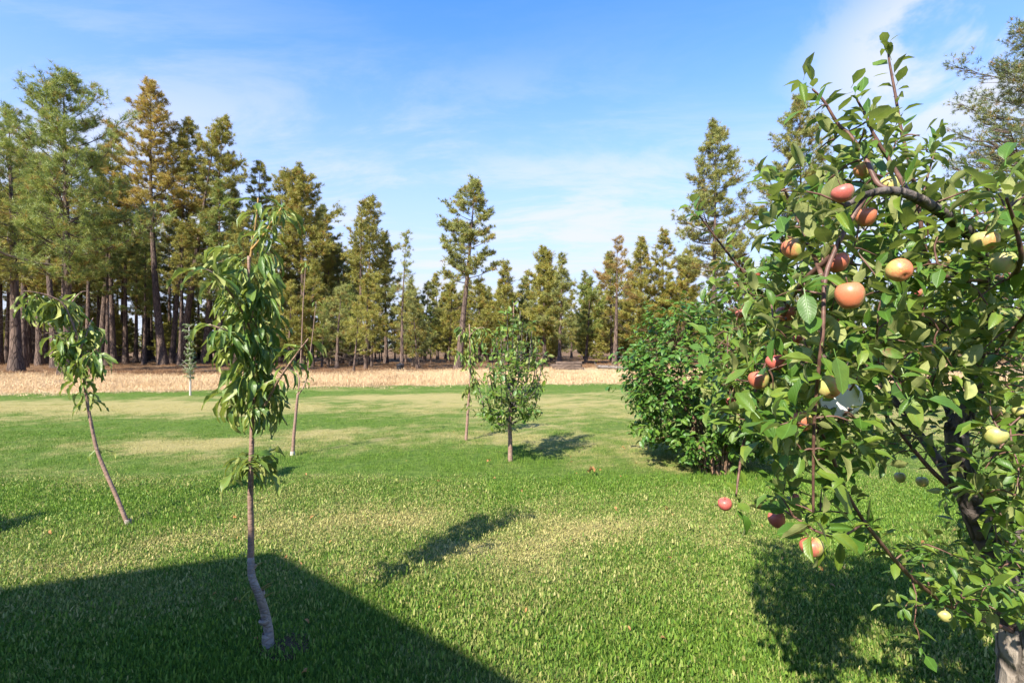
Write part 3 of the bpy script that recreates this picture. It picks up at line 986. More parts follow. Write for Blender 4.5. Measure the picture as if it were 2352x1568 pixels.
# low young growth among and behind the trunks, too thick to tell one from another
n = 250
D = np.sqrt(rng.uniform(46 ** 2, 80 ** 2, n))
fx = np.where(rng.random(n) < .45, rng.uniform(-400, 640, n), rng.uniform(990, 2700, n))
D = np.where(fx < 990, D * 1.04, D)
fs = rng.uniform(.24, .55, n)
scatter('undergrowth', np.stack([(fx - CX) / FX * D, D, np.full(n, -.5)], -1), np.stack([np.zeros(n), np.zeros(n), rng.random(n) * 6.283], -1), np.stack([fs * 1.25, fs * 1.25, fs], -1),
        np.zeros(n), rng.integers(0, 3, n), far_obj, 'thick low young pine growth filling the wood between and behind the trunks', 'undergrowth').color = (*OLV, 1)

# ------------------------------------------------------------------ leaves
def leaf_template(length, width, fold, curl, kind, twist=0.0, pet=0.25, nu=4, nv=6, wav=0.0):
    """unit-ish leaf from the petiole foot at the origin along +Y, upper face +Z"""
    v = np.linspace(0, 1, nv + 1)
    if kind == 'apple': wd = np.sin(np.pi * v ** 0.88) ** 0.62 * (1 - 0.16 * v)
    elif kind == 'cherry': wd = np.sin(np.pi * v ** 0.9) ** 0.85 * (1 - 0.30 * v)
    else: wd = np.sin(np.pi * (0.16 + 0.84 * v) ** 1.0) ** 0.8 * (1.15 - 0.55 * v)
    wd[-1] = 0.015
    if kind != 'lilac': wd[0] = 0.04
    u = np.linspace(-1, 1, nu + 1)
    ang = -curl * v
    ys = np.concatenate([[0], np.cumsum(np.cos(0.5 * (ang[1:] + ang[:-1])) / nv)]) * length
    zs = np.concatenate([[0], np.cumsum(np.sin(0.5 * (ang[1:] + ang[:-1])) / nv)]) * length
    pts, uv = [], []
    for i in range(nv + 1):
        for q in u:
            xx = q * wd[i] * width * 0.5 * math.cos(fold)
            hh = abs(q) * wd[i] * width * 0.5 * math.sin(fold) + wav * math.sin(v[i] * 11 + q * 2) * abs(q) * 0.06
            tw = twist * v[i]
            x2, h2 = xx * math.cos(tw) - hh * math.sin(tw), xx * math.sin(tw) + hh * math.cos(tw)
            nz_, ny_ = math.cos(ang[i]), -math.sin(ang[i])
            yb = ys[i] - (0.10 * width * abs(q) if kind == 'lilac' and i == 0 else 0)
            pts.append((x2, pet + yb + h2 * ny_, zs[i] + h2 * nz_))
            uv.append((q * 0.5 * max(wd[i], .05) + 0.5, v[i]))
    f = [(i * (nu + 1) + j, i * (nu + 1) + j + 1, (i + 1) * (nu + 1) + j + 1, (i + 1) * (nu + 1) + j) for i in range(nv) for j in range(nu)]
    k = len(pts)
    if pet > 0.01:
        w_ = 0.014
        pts += [(-w_, 0, 0), (w_, 0, 0), (w_, pet + .03, 0), (-w_, pet + .03, 0)]
        uv += [(.5, .5)] * 4
        f.append((k, k + 1, k + 2, k + 3))
    return np.array(pts), np.array(f), np.array(uv)


LT = {}
LOW = {}
LM = {}
for kind, mat_, specs in (
    ('apple', M_apleaf, [(1, .54, .35, .45, .15), (1, .50, .55, .75, -.25), (1, .58, .2, .2, .05), (1, .52, .65, 1.0, .35), (1, .47, .85, .55, -.45), (1, .60, .3, -.35, .25)]),
    ('cherry', M_chleaf, [(1, .30, .8, 1.2, .3), (1, .27, 1.0, 0.9, -.5), (1, .32, .6, 1.5, .1), (1, .26, 1.1, 1.2, .8), (1, .34, .5, .7, -.3), (1, .29, .9, 1.8, -.8)]),
    ('lilac', M_lileaf, [(1, .72, .25, .5, .1), (1, .66, .4, .8, -.2), (1, .76, .15, .3, .2), (1, .62, .55, .9, .0)]),
):
    LT[kind] = [leaf_template(l, w_, fo_, cu, kind, tw, .22 if kind != 'lilac' else .15, wav=1.0 if kind == 'cherry' else .5) for (l, w_, fo_, cu, tw) in specs]
    LOW[kind] = [leaf_template(l, w_, fo_, cu, kind, tw, .22 if kind != 'lilac' else .15, 2, 3) for (l, w_, fo_, cu, tw) in specs]
    LM[kind] = []
    for t_ in LT[kind]:
        a = Acc()
        a.add(t_[0], None, t_[1], t_[2])
        LM[kind].append(a.mesh('leaf', mat_))
MATS = {'apple': M_apleaf, 'cherry': M_chleaf, 'lilac': M_lileaf}


def leaf_in_view(M):
    p = M[:3, 3] + M[:3, 1] * 0.6
    s = np.linalg.norm(M[:3, 1])
    if p[1] < 0.3: return 0
    x, y = CX + p[0] / p[1] * FX, HZ - (p[2] - EYE) / p[1] * FX
    if not (-20 < x < 2372 and -20 < y < 1588): return 0
    nz = abs(np.dot(nrm(M[:3, 2]), nrm(p - np.array([0, 0, EYE]))))
    return s / p[1] * (0.35 + 0.65 * nz)


def dress(root, base, kind, leaves, maxp=300, mat=None):
    """hang the leaves on the tree: the ones that show largest one by one, the rest as one mass"""
    score = np.array([leaf_in_view(M) for M, _ in leaves])
    order = np.argsort(-score)
    rest = Acc()
    for r, i in enumerate(order):
        M, k = leaves[i]
        if r < maxp and score[i] > 0:
            o = bpy.data.objects.new('leaf', LM[kind][k])
            C.objects.link(o)
            o.parent = root
            Q = M.copy()
            Q[:3, 3] -= base
            o.matrix_basis = Matrix(Q.tolist())
        else:
            v, f, uv = LOW[kind][k]
            rest.add(v @ M[:3, :3].T + M[:3, 3], None, f, uv, rng.random())
    if rest.n:
        o = rest.build('foliage', mat or MATS[kind], root, True, base)
        o['kind'] = 'stuff'


def wood(root, base, name, pts, r0, r1, mat, seg=8, n=None, power=1.0, rough=0.04):
    p = smooth_path(pts, n or max(6, len(pts) * 4))
    s = np.linspace(0, 1, len(p))
    a = Acc()
    tube(a, p, r0 + (r1 - r0) * s ** power, seg, 0, True, rough)
    return a.build(name, mat, root, True, base), p


def rosette(out, kind, at, axis, n, size, spread=1.0, droop=0.0, jit=0.35):
    ax = nrm(axis)
    ref = nrm(np.cross(ax, UP + rng.normal(0, .2, 3)))
    r2 = np.cross(ax, ref)
    a0 = rng.random() * 6.283
    for q in range(n):
        a = a0 + q * 2.399 + rng.normal(0, .3)
        rd = ref * math.cos(a) + r2 * math.sin(a)
        dv = nrm(ax * rng.uniform(.15, .7) + rd * spread + rng.normal(0, jit * .5, 3) - UP * droop)
        upv = nrm(UP * 1.0 + ax * .4 + rng.normal(0, jit, 3))
        s = size * (.82 if kind == 'apple' else 1.0) * rng.uniform(.48, 1.22)
        out.append((frame(at + ax * 0.012 * q * size / .08, dv, upv, s), int(rng.integers(len(LT[kind])))))


# ------------------------------------------------------------------ cherry saplings
def cherry_leaves(out, at, outv, n, size, droop=(.1, .6)):
    for q in range(n):
        az = rng.normal(0, .8)
        c, s = math.cos(az), math.sin(az)
        h = np.array([outv[0] * c - outv[1] * s, outv[0] * s + outv[1] * c, outv[2]])
        dv = nrm(h + UP * -rng.uniform(*droop) + rng.normal(0, .15, 3))
        upv = nrm(UP + rng.normal(0, .3, 3))
        out.append((frame(at + rng.normal(0, .006, 3), dv, upv, size * rng.uniform(.7, 1.12)), int(rng.integers(len(LT['cherry'])))))


def rand_out():
    a = rng.random() * 6.283
    return np.array([math.cos(a), math.sin(a), .15])


def front_sapling():
    D = gD(1490)
    base = G(617, 1490)
    root = empty('cherry_sapling', base, 'nearest young cherry tree with crooked grey foot in the house shadow', 'sapling', 'young cherry trees')
    tp = [(617, 1492), (613, 1455), (604, 1400), (598, 1362), (583, 1322), (575, 1280), (572, 1220), (574, 1150), (580, 1080), (582, 1000), (580, 900), (577, 800), (575, 720), (577, 650), (574, 590)]
    pts = [P(x, y, D) for x, y in tp]
    pts = [p + np.array([0, 0.02 * math.sin(i * 1.3), 0]) for i, p in enumerate(pts)]
    k = D / FX
    f, lo = wood(root, base, 'trunk', pts[:6], 11.5 * k, 7.2 * k, M_cherrypale, 12, 30, .8, .05)
    fl = Acc()
    q0 = P(617, 1490, D)
    tube(fl, [q0 - UP * .02, q0 + UP * .01, P(615, 1470, D), P(613, 1452, D)], np.array([17, 14.5, 12.2, 11.0]) * k, 12, 0, False, .06)
    fl.build('root_flare', M_cherrypale, root, True, base)
    u, hi = wood(root, base, 'stem', pts[5:], 7.2 * k, 3.2 * k, M_cherrybark, 10, 50, 1, .04)
    for (x, y) in ((598, 1362), (606, 1425), (580, 1300)):      # swollen old pruning collars
        q = P(x, y, D)
        a = Acc()
        tube(a, [q - UP * .014, q - UP * .005, q + UP * .005, q + UP * .014], np.array([9, 11, 11, 9]) * k * (.95 if y > 1330 else .75), 12, 0, False, .08)
        a.build('branch_collar', M_cherrypale, root, True, base)
    lv = []
    top, tpath = wood(root, base, 'shoot', [P(574, 600, D), P(583, 540, D), P(590, 490, D), P(593, 455, D)], 3.0 * k, 1.6 * k, M_shoot, 8)
    s1, p1 = wood(root, base, 'shoot', [P(577, 575, D), P(602, 545, D - .04), P(624, 512, D - .08), P(640, 488, D - .1), P(651, 470, D - .1)], 3.0 * k, 1.6 * k, M_shoot, 8)
    b1, p2 = wood(root, base, 'branch', [P(581, 960, D), P(610, 928, D - .05), P(640, 872, D - .1), P(680, 815, D - .15), P(708, 778, D - .18)], 3.6 * k, 1.5 * k, M_cherrybark, 8)
    b2, p3 = wood(root, base, 'branch', [P(578, 760, D), P(548, 700, D - .1), P(515, 655, D - .2), P(490, 628, D - .26), P(462, 614, D - .3)], 3.2 * k, 1.4 * k, M_cherrybark, 8)
    b3, p4 = wood(root, base, 'branch', [P(576, 800, D), P(545, 770, D - .12), P(510, 755, D - .2), P(480, 745, D - .22)], 2.6 * k, 1.3 * k, M_cherrybark, 8)
    b4, p5 = wood(root, base, 'branch', [P(577, 720, D), P(600, 690, D + .1), P(622, 655, D + .2)], 2.6 * k, 1.3 * k, M_cherrybark, 8)
    for q in range(84):                                          # spurs all the way up the stem
        y = 945 - 375 * (q + rng.random()) / 84
        x = np.interp(y, [t[1] for t in tp][::-1], [t[0] for t in tp][::-1])
        o = rand_out()
        at = P(x, y, D) + o * rng.uniform(.01, .11)
        cherry_leaves(lv, at, o, int(rng.integers(3, 6)), .158, (.4, 1.7))
    for pth, n, sz in ((tpath, 9, .13), (p1, 10, .125), (p2, 10, .125), (p3, 8, .13), (p4, 7, .125), (p5, 6, .13)):
        for q in range(n):
            at = pth[int(len(pth) * (.25 + .74 * q / n))]
            cherry_leaves(lv, at, rand_out(), 2 if pth is tpath else 3, sz, (.1, .8))
    for (x, y, dx, dz, s) in ((470, 615, -1, -.15, .19), (545, 560, -1, -.3, .17), (560, 455, -1, -.1, .13), (600, 450, .9, -.3, .14), (650, 480, .8, -.5, .15), (500, 745, -1, -.1, .14), (700, 790, .5, -.9, .13)):
        lv.append((frame(P(x, y, D - .2 if x < 560 else D), nrm([dx, -.1, dz]), nrm([.1, -.5, 1]), s), int(rng.integers(0, 6))))
    for (y, n) in ((1048, 16), (1058, 14), (1072, 10)):           # low whorl
        for q in range(n):
            cherry_leaves(lv, P(580, y, D) + rand_out() * rng.uniform(.03, .10), rand_out(), 1, .165, (0, .9))
    cherry_leaves(lv, P(590, 1350, D), np.array([-1, -.3, .0]), 3, .085, (.4, 1.0))
    for (x, y) in ((585, 1300), (604, 1352), (610, 1368), (607, 1345)):
        a = Acc()
        tube(a, [P(x - 8, y + 6, D), P(x + 8, y - 4, D - .02), P(x + 20, y - 10, D - .03)], [.0025, .002, .001], 5)
        a.build('twig', M_shoot, root, True, base)
    dress(root, base, 'cherry', lv)
    # bare soil and clippings at the foot
    so = Acc()
    pt = []
    for q in range(18):
        a_ = q / 18 * 6.283
        r_ = rng.uniform(.75, 1.1)
        pt.append((base[0] + .09 + .15 * r_ * math.cos(a_), base[1] - .0 + .12 * r_ * math.sin(a_), .016))
    pt.append((base[0] + .09, base[1] + .02, .03))
    so.add(pt, [(q, (q + 1) % 18, 18) for q in range(18)])
    tag(so.build('soil_patch', plain_mat('dark_soil', (0.060, 0.036, 0.016), .95, .5, 60)), 'bare dark soil patch at the foot of the nearest sapling', 'soil', None, 'structure')


front_sapling()


def left_sapling():
    D = gD(1205)
    base = G(293, 1205)
    root = empty('cherry_sapling', base, 'leaning young cherry tree drooping to the left, thin bent bare stem', 'sapling', 'young cherry trees')
    tp = [(294, 1206), (272, 1150), (242, 1082), (222, 1030), (207, 960), (197, 900), (190, 840), (182, 795), (168, 745), (152, 712)]
    k = D / FX
    _, tr = wood(root, base, 'trunk', [P(x, y, D) for x, y in tp], 4.8 * k, 1.8 * k, M_cherrybark, 10, 50)
    lv = []
    brs = [[(176, 770), (150, 705), (120, 682), (85, 672), (55, 668)], [(170, 748), (160, 715), (168, 690), (185, 672), (200, 668)], [(186, 815), (160, 790), (130, 770), (105, 764)],
           [(184, 800), (198, 770), (206, 745), (214, 730)], [(190, 842), (208, 815), (222, 800)], [(152, 712), (125, 705), (95, 700), (65, 690)]]
    for j, b in enumerate(brs):
        _, pp = wood(root, base, 'branch', [P(x, y, D + (q * .06) * (1 if j % 2 else -1)) for q, (x, y) in enumerate(b)], 2.3 * k, .9 * k, M_cherrybark, 7)
        for q in range(11 if j in (0, 5) else 8):
            at = pp[int(len(pp) * (.2 + .79 * q / 11))]
            cherry_leaves(lv, at, rand_out(), 4, .20, (.5, 1.7))
    for (y, x, n) in ((760, 172, 8), (800, 183, 8), (830, 188, 7), (870, 194, 7), (895, 198, 6), (915, 200, 4), (1032, 223, 4)):
        for q in range(n):
            cherry_leaves(lv, P(x, y, D) + rand_out() * .02, rand_out(), 1, .19 if y < 1000 else .13, (.4, 1.2))
    dress(root, base, 'cherry', lv)
    g = Acc()
    q = P(294, 1204, D)
    tube(g, [q - UP * .02, q + UP * .05], [7.4 * k, 6.6 * k], 10, 0, False, .08)
    g.build('graft_collar', M_cherrypale, root, True, base)
    # its twin outside the frame, whose shadow reaches in at the left edge
    r2 = root.copy()
    C.objects.link(r2)
    tipw = G(112, 1192)
    kk = 2.1 / math.tan(SUN_EL)
    r2.location = (tipw[0] - LX * kk + .55, tipw[1] - LY * kk, 0)
    r2['label'] = 'young cherry tree left of the view, only its shadow reaching in'
    for ch in list(root.children):
        c = ch.copy()
        C.objects.link(c)
        c.parent = r2


left_sapling()


def bare_sapling():
    D = gD(1047)
    base = G(672, 1047)
    k = D / FX
    root = empty('bare_sapling', base, 'thin sapling with two long bare upright shoots, right of the nearest sapling', 'sapling')
    _, t = wood(root, base, 'trunk', [P(x, y, D) for x, y in ((672, 1048), (675, 1000), (680, 945), (684, 905))], 4.2 * k, 2.8 * k, M_cherrybark, 8)
    _, a = wood(root, base, 'shoot', [P(x, y, D) for x, y in ((684, 906), (688, 870), (692, 800), (696, 700), (700, 640), (702, 602))], 1.7 * k, .6 * k, M_cherrybark, 7)
    _, b = wood(root, base, 'shoot', [P(x, y, D) for x, y in ((684, 908), (702, 878), (711, 820), (719, 760), (726, 692))], 1.7 * k, .6 * k, M_cherrybark, 7)
    g = Acc()
    q = P(672, 1040, D)
    tube(g, [q - UP * .03, q + UP * .03], [5.4 * k, 5.0 * k], 10, 0, False, .05)
    g.build('graft_collar', M_palebark, root, True, base)
    lv = []
    for pth, ids in ((a, (.98, .95, .92, .35, .2)), (b, (.98, .5, .3, .15, .25))):
        for s in ids:
            at = pth[min(len(pth) - 1, int(len(pth) * s))]
            cherry_leaves(lv, at, rand_out(), 2, .13, (.2, .9))
    dress(root, base, 'cherry', lv)


bare_sapling()


def mid_cherry():
    D = gD(1012)
    base = G(1070, 1012)
    k = D / FX
    root = empty('cherry_sapling', base, 'slim weeping young cherry tree just left of the round young apple tree', 'sapling', 'young cherry trees')
    tp = [(1070, 1013), (1073, 970), (1076, 920), (1080, 860), (1080, 800), (1078, 745)]
    _, t = wood(root, base, 'trunk', [P(x, y, D) for x, y in tp], 3.6 * k, 1.4 * k, M_cherrybark, 8)
    lv = []
    for b in ([(1080, 850), (1060, 815), (1045, 800)], [(1080, 830), (1098, 800), (1110, 778)], [(1079, 780), (1065, 760), (1058, 745)], [(1079, 770), (1095, 755), (1112, 752)], [(1078, 895), (1092, 878), (1104, 868)]):
        _, pp = wood(root, base, 'branch', [P(x, y, D) for x, y in b], 1.6 * k, .8 * k, M_cherrybark, 6)
        for q in range(7):
            cherry_leaves(lv, pp[int(len(pp) * (.3 + .69 * q / 7))], rand_out(), 3, .20, (.4, 1.3))
    for q in range(46):
        y = 940 - 195 * (q + rng.random()) / 46
        x = np.interp(y, [t_[1] for t_ in tp][::-1], [t_[0] for t_ in tp][::-1])
        cherry_leaves(lv, P(x, y, D), rand_out(), 2 if y < 900 else 1, .19, (.4, 1.3))
    dress(root, base, 'cherry', lv)


mid_cherry()


def mid_apple():
    D = gD(1060)
    base = G(1172, 1060)
    k = D / FX
    root = empty('apple_sapling', base, 'round-crowned young apple tree on a straight stem in the middle of the lawn', 'apple tree')
    _, t = wood(root, base, 'trunk', [P(x, y, D) for x, y in ((1172, 1062), (1172, 1020), (1171, 975), (1173, 930), (1176, 860), (1178, 780), (1180, 695))], 6.0 * k, 1.2 * k, M_cherrybark, 9, 36)
    lv = []
    ends = [(1108, 935, -.1), (1120, 870, .25), (1128, 800, -.2), (1150, 755, .15), (1200, 740, -.1), (1225, 785, .2), (1248, 815, -.2), (1240, 880, .3), (1225, 930, -.1), (1140, 950, .35),
            (1100, 890, .1), (1165, 735, .3), (1210, 860, .5), (1150, 880, -.5), (1200, 900, -.55), (1180, 820, .55), (1190, 770, -.4), (1160, 830, -.45), (1235, 840, .1), (1118, 915, -.4), (1140, 765, .2), (1212, 755, .15), (1236, 795, -.1), (1122, 835, -.3), (1195, 715, .0), (1165, 710, -.1), (1222, 760, -.3), (1150, 790, .4), (1205, 800, .45)]
    for (x, y, dz) in ends:
        y0 = rng.uniform(915, 985) if y > 790 else rng.uniform(850, 940)
        o = P(1173, y0, D)
        e = P(x, y, D + dz * 1.4)
        m = o * .5 + e * .5 + np.array([(e[0] - o[0]) * .25, dz * .2, -.12])
        _, pp = wood(root, base, 'branch', [o, m, e], 2.2 * k, .8 * k, M_applebark, 6, 14)
        for q in range(10):
            s = .25 + .75 * (q + rng.random()) / 10
            i = min(len(pp) - 1, int(len(pp) * s))
            rosette(lv, 'apple', pp[i] + rng.normal(0, .03, 3), nrm(pp[i] - pp[max(0, i - 2)] + rng.normal(0, .5, 3)), 6, .108, 1.0, .25)
    for q in range(24):
        i = int(36 * (.3 + .69 * q / 24))
        rosette(lv, 'apple', t[i], nrm(rand_out() + UP * .5), 5, .105, 1.0, .2)
    dress(root, base, 'apple', lv)


mid_apple()


def far_sapling():
    D = gD(908)
    base = G(437, 908)
    k = D / FX
    root = empty('pale_sapling', base, 'small pale-leaved sapling with white stem at the far left lawn edge', 'sapling')
    _, t = wood(root, base, 'trunk', [P(x, y, D) for x, y in ((437, 909), (437, 870), (436, 820), (434, 752))], 2.3 * k, .8 * k, M_palebark, 8)
    a, sp = Acc(), Acc()
    for q in range(120):
        s = .33 + .66 * q / 120
        i = t[min(len(t) - 1, int(len(t) * s))]
        o = rand_out()
        ln = rng.uniform(.06, .36) * (1.15 - s * .8) * (1.0 if s > .4 else .6)
        e = i + o * ln + UP * ln * .8
        tube(sp, [i, e], [.006, .003], 3)
        for r in range(5):
            kk = int(rng.integers(4))
            M = frame(i + (e - i) * rng.uniform(.3, 1), nrm(rand_out() + UP * rng.uniform(-.5, .4)), nrm(UP + rng.normal(0, .4, 3)), .085 * rng.uniform(.7, 1.2))
            v, f, uv = LT['apple'][kk]
            a.add(v @ M[:3, :3].T + M[:3, 3], None, f, uv, rng.random())
    sp.build('twigs', M_palebark, root, True, base)
    a.build('crown', M_palelf, root, True, base)


far_sapling()


def lilac():
    D = gD(1090)
    base = G(1650, 1090)
    k = D / FX
    root = empty('lilac_bush', base, 'broad dark green lilac bush of heart-shaped leaves left of the apple tree', 'bush')
    cen = P(1640, 893, D) + np.array([.16, .45, 0])
    rx, ry, rz = 1.20, 1.08, 1.13
    M_st = bark_mat('lilac_bark', (0.22, 0.13, 0.08), (0.34, 0.22, 0.14), (0.15, 0.10, 0.07), (30, 30, 10), .6)
    lv = []
    tw = Acc()
    stems = []
    for q in range(16):
        a = q * 2.4
        e = cen + np.array([math.cos(a) * rx * rng.uniform(.3, .75), math.sin(a) * ry * rng.uniform(.3, .75), rng.uniform(-.2, .75)])
        o = base + np.array([math.cos(a) * .16, math.sin(a) * .14 + .1, -.02])
        m = o * .55 + e * .45 + np.array([-(e[0] - o[0]) * .2, 0, .1])
        _, pp = wood(root, base, 'stem', [o, m, e], rng.uniform(.014, .03), .006, M_st, 7, 14)
        stems.append(pp)
    sp = np.concatenate(stems)
    n = 1500
    for q in range(n):
        dvec = nrm(rng.normal(size=3))
        if dvec[2] < -.93: continue
        bump = 1 + .16 * math.sin(dvec[0] * 5 + 1) * math.sin(dvec[2] * 6 + dvec[1] * 4) + rng.normal(0, .05)
        rr = rng.uniform(.55, 1.0) ** .4 * bump
        if rng.random() < .06 and dvec[2] > -.1: rr *= rng.uniform(1.06, 1.22)
        e = cen + dvec * np.array([rx, ry, rz]) * rr
        if e[2] < .18: e[2] = rng.uniform(.10, .42)
        i = np.argmin(((sp - e) ** 2).sum(1) + rng.uniform(0, .15, len(sp)))
        b = sp[i]
        m = (b + e) / 2 + UP * .04
        if rng.random() < .65: tube(tw, [b, m, e], [.005, .004, .002], 4, 0, False)
        ax = nrm(dvec * .6 + UP * (.8 if dvec[2] > -.2 else 0))
        for r in range(3):
            rosette(lv, 'lilac', e - ax * .055 * r + rng.normal(0, .02, 3), ax, 3, .078, 1.0, .35, .45)
    tw.build('twigs', M_st, root, True, base)['kind'] = 'stuff'
    dress(root, base, 'lilac', lv)


lilac()

#   x, y, px wide, D, blush, redness, tilt(x,y), label
APPLES = [
    (1984, 391, 54, 1.30, .35, .7, (.3, .5), 'topmost apple, green with a faint pink cheek, high in the crown'),
    (2043, 428, 56, 1.33, .15, .2, (.2, -.2), 'pale yellow-green apple crossed by a twig above the arched branch'),
    (1936, 445, 60, 1.12, .75, .9, (.2, .3), 'rosy pink apple at the left tip of the arched branch'),
    (1988, 499, 58, 1.22, .65, .4, (.1, .2), 'peach-coloured apple just below the arched branch'),
    (2066, 621, 70, 1.12, .95, .3, (-.9, .1), 'deep orange-red apple showing its dark eye, in the middle of the crown'),
    (1952, 679, 76, 1.08, .85, .35, (.1, .1), 'largest orange apple with a leaf across its lower edge'),
    (1922, 603, 66, 1.22, .70, .6, (.2, .4), 'pink-tan apple with a dark twig across it, above the largest orange one'),
    (1823, 571, 60, 1.28, .50, .5, (.2, .3), 'shaded apple with an orange rim tucked under leaves at the upper left'),
    (2262, 554, 74, 1.20, .30, .3, (.1, .2), 'green apple with a bright orange cheek at the upper right'),
    (2303, 603, 70, 1.18, .12, .2, (.0, .2), 'plain yellow-green apple at the upper right edge'),
    (2180, 598, 36, 1.70, .20, .5, (.1, .1), 'pale apple deep in the crown right of the deep orange one'),
    (1738, 627, 26, 1.95, .75, .9, (.2, .2), 'small pink apple on the far left branch, above the lilac'),
    (1700, 720, 26, 1.95, .70, .9, (.1, .2), 'small blush-pink apple dangling against the lilac top'),
    (1692, 655, 16, 2.05, .65, .9, (.1, .1), 'tiny pink apple left of the small pink one on the far left branch'),
    (1781, 832, 50, 1.47, .80, .9, (.1, .0), 'dark red apple in leaf shade with one bright yellow streak'),
    (1743, 873, 52, 1.45, .70, .6, (.2, .1), 'half red half yellow apple hanging below the dark red one'),
    (1903, 889, 66, 1.16, .72, .2, (-.75, .15), 'orange-tan apple facing the viewer with its eye, beside the white disc'),
    (1842, 967, 54, 1.22, .80, .55, (.1, .5), 'glossy coral apple below and left of the white disc'),
    (1806, 720, 52, 1.42, .55, 1., (.1, .2), 'purple-green apple in deep shade behind leaves on the left'),
    (1923, 738, 34, 1.60, .95, .8, (.1, .2), 'small bright red apple half hidden right below the largest orange one'),
    (1665, 1157, 37, 1.62, .90, 1., (.1, .4), 'small crimson apple alone on the red hanging shoot at the lower left'),
    (1784, 1192, 46, 1.42, .92, .8, (.2, .2), 'red apple shaded by a leaf, between the two lowest hanging apples'),
    (1865, 1256, 64, 1.25, .78, .8, (.1, .35), 'big red-and-yellow apple hanging lowest of all in front of the lawn'),
    (2285, 1000, 64, 1.33, .12, .1, (-.3, .1), 'big green-yellow apple under curled leaves at the lower right'),
    (2118, 1106, 33, 2.15, .15, .3, (.1, .1), 'dull yellow apple, the right one of the pair over the shaded lawn'),
    (2067, 1096, 30, 2.15, .15, .4, (.1, .1), 'dull green apple, the left one of the pair over the shaded lawn'),
    (2160, 745, 46, 1.70, .08, .1, (.1, .1), 'yellow-green apple dappled with sun in the middle right of the crown'),
    (2155, 861, 46, 1.85, .05, .1, (.1, .1), 'dark green apple in front of the dry grass gap'),
    (2125, 797, 36, 1.95, .05, .2, (.1, .1), 'dark green apple in shade, smaller one of two side by side'),
    (2180, 812, 44, 1.80, .06, .2, (.1, .1), 'dark green apple in shade, larger one of two side by side'),
    (2288, 945, 44, 1.60, .10, .1, (.1, .1), 'yellow-green apple just above the big one at the lower right'),
    (2344, 945, 46, 1.50, .10, .1, (.1, .1), 'sunlit yellow apple cut off by the right picture edge'),
    (2108, 672, 28, 2.10, .75, 1., (.1, .1), 'small pink apple behind the twigs below the deep orange one'),
    (1678, 923, 24, 1.85, .75, 1., (.1, .3), 'tiny pink apple in front of the lilac leaves'),
    (1831, 780, 28, 1.75, .70, .9, (.1, .1), 'small pink apple in the left crown below the purple-green one'),
    (2170, 1412, 42, 1.65, .10, .1, (.1, .1), 'green apple under the lowest leafy branch near the trunk'),
    (2236, 1122, 42, 1.75, .05, .1, (.1, .1), 'dark green apple in front of the forked limb'),
    (1826, 1143, 24, 1.60, .80, .9, (.1, .1), 'tiny dull red apple above the leaf of the lowest branch'),
]

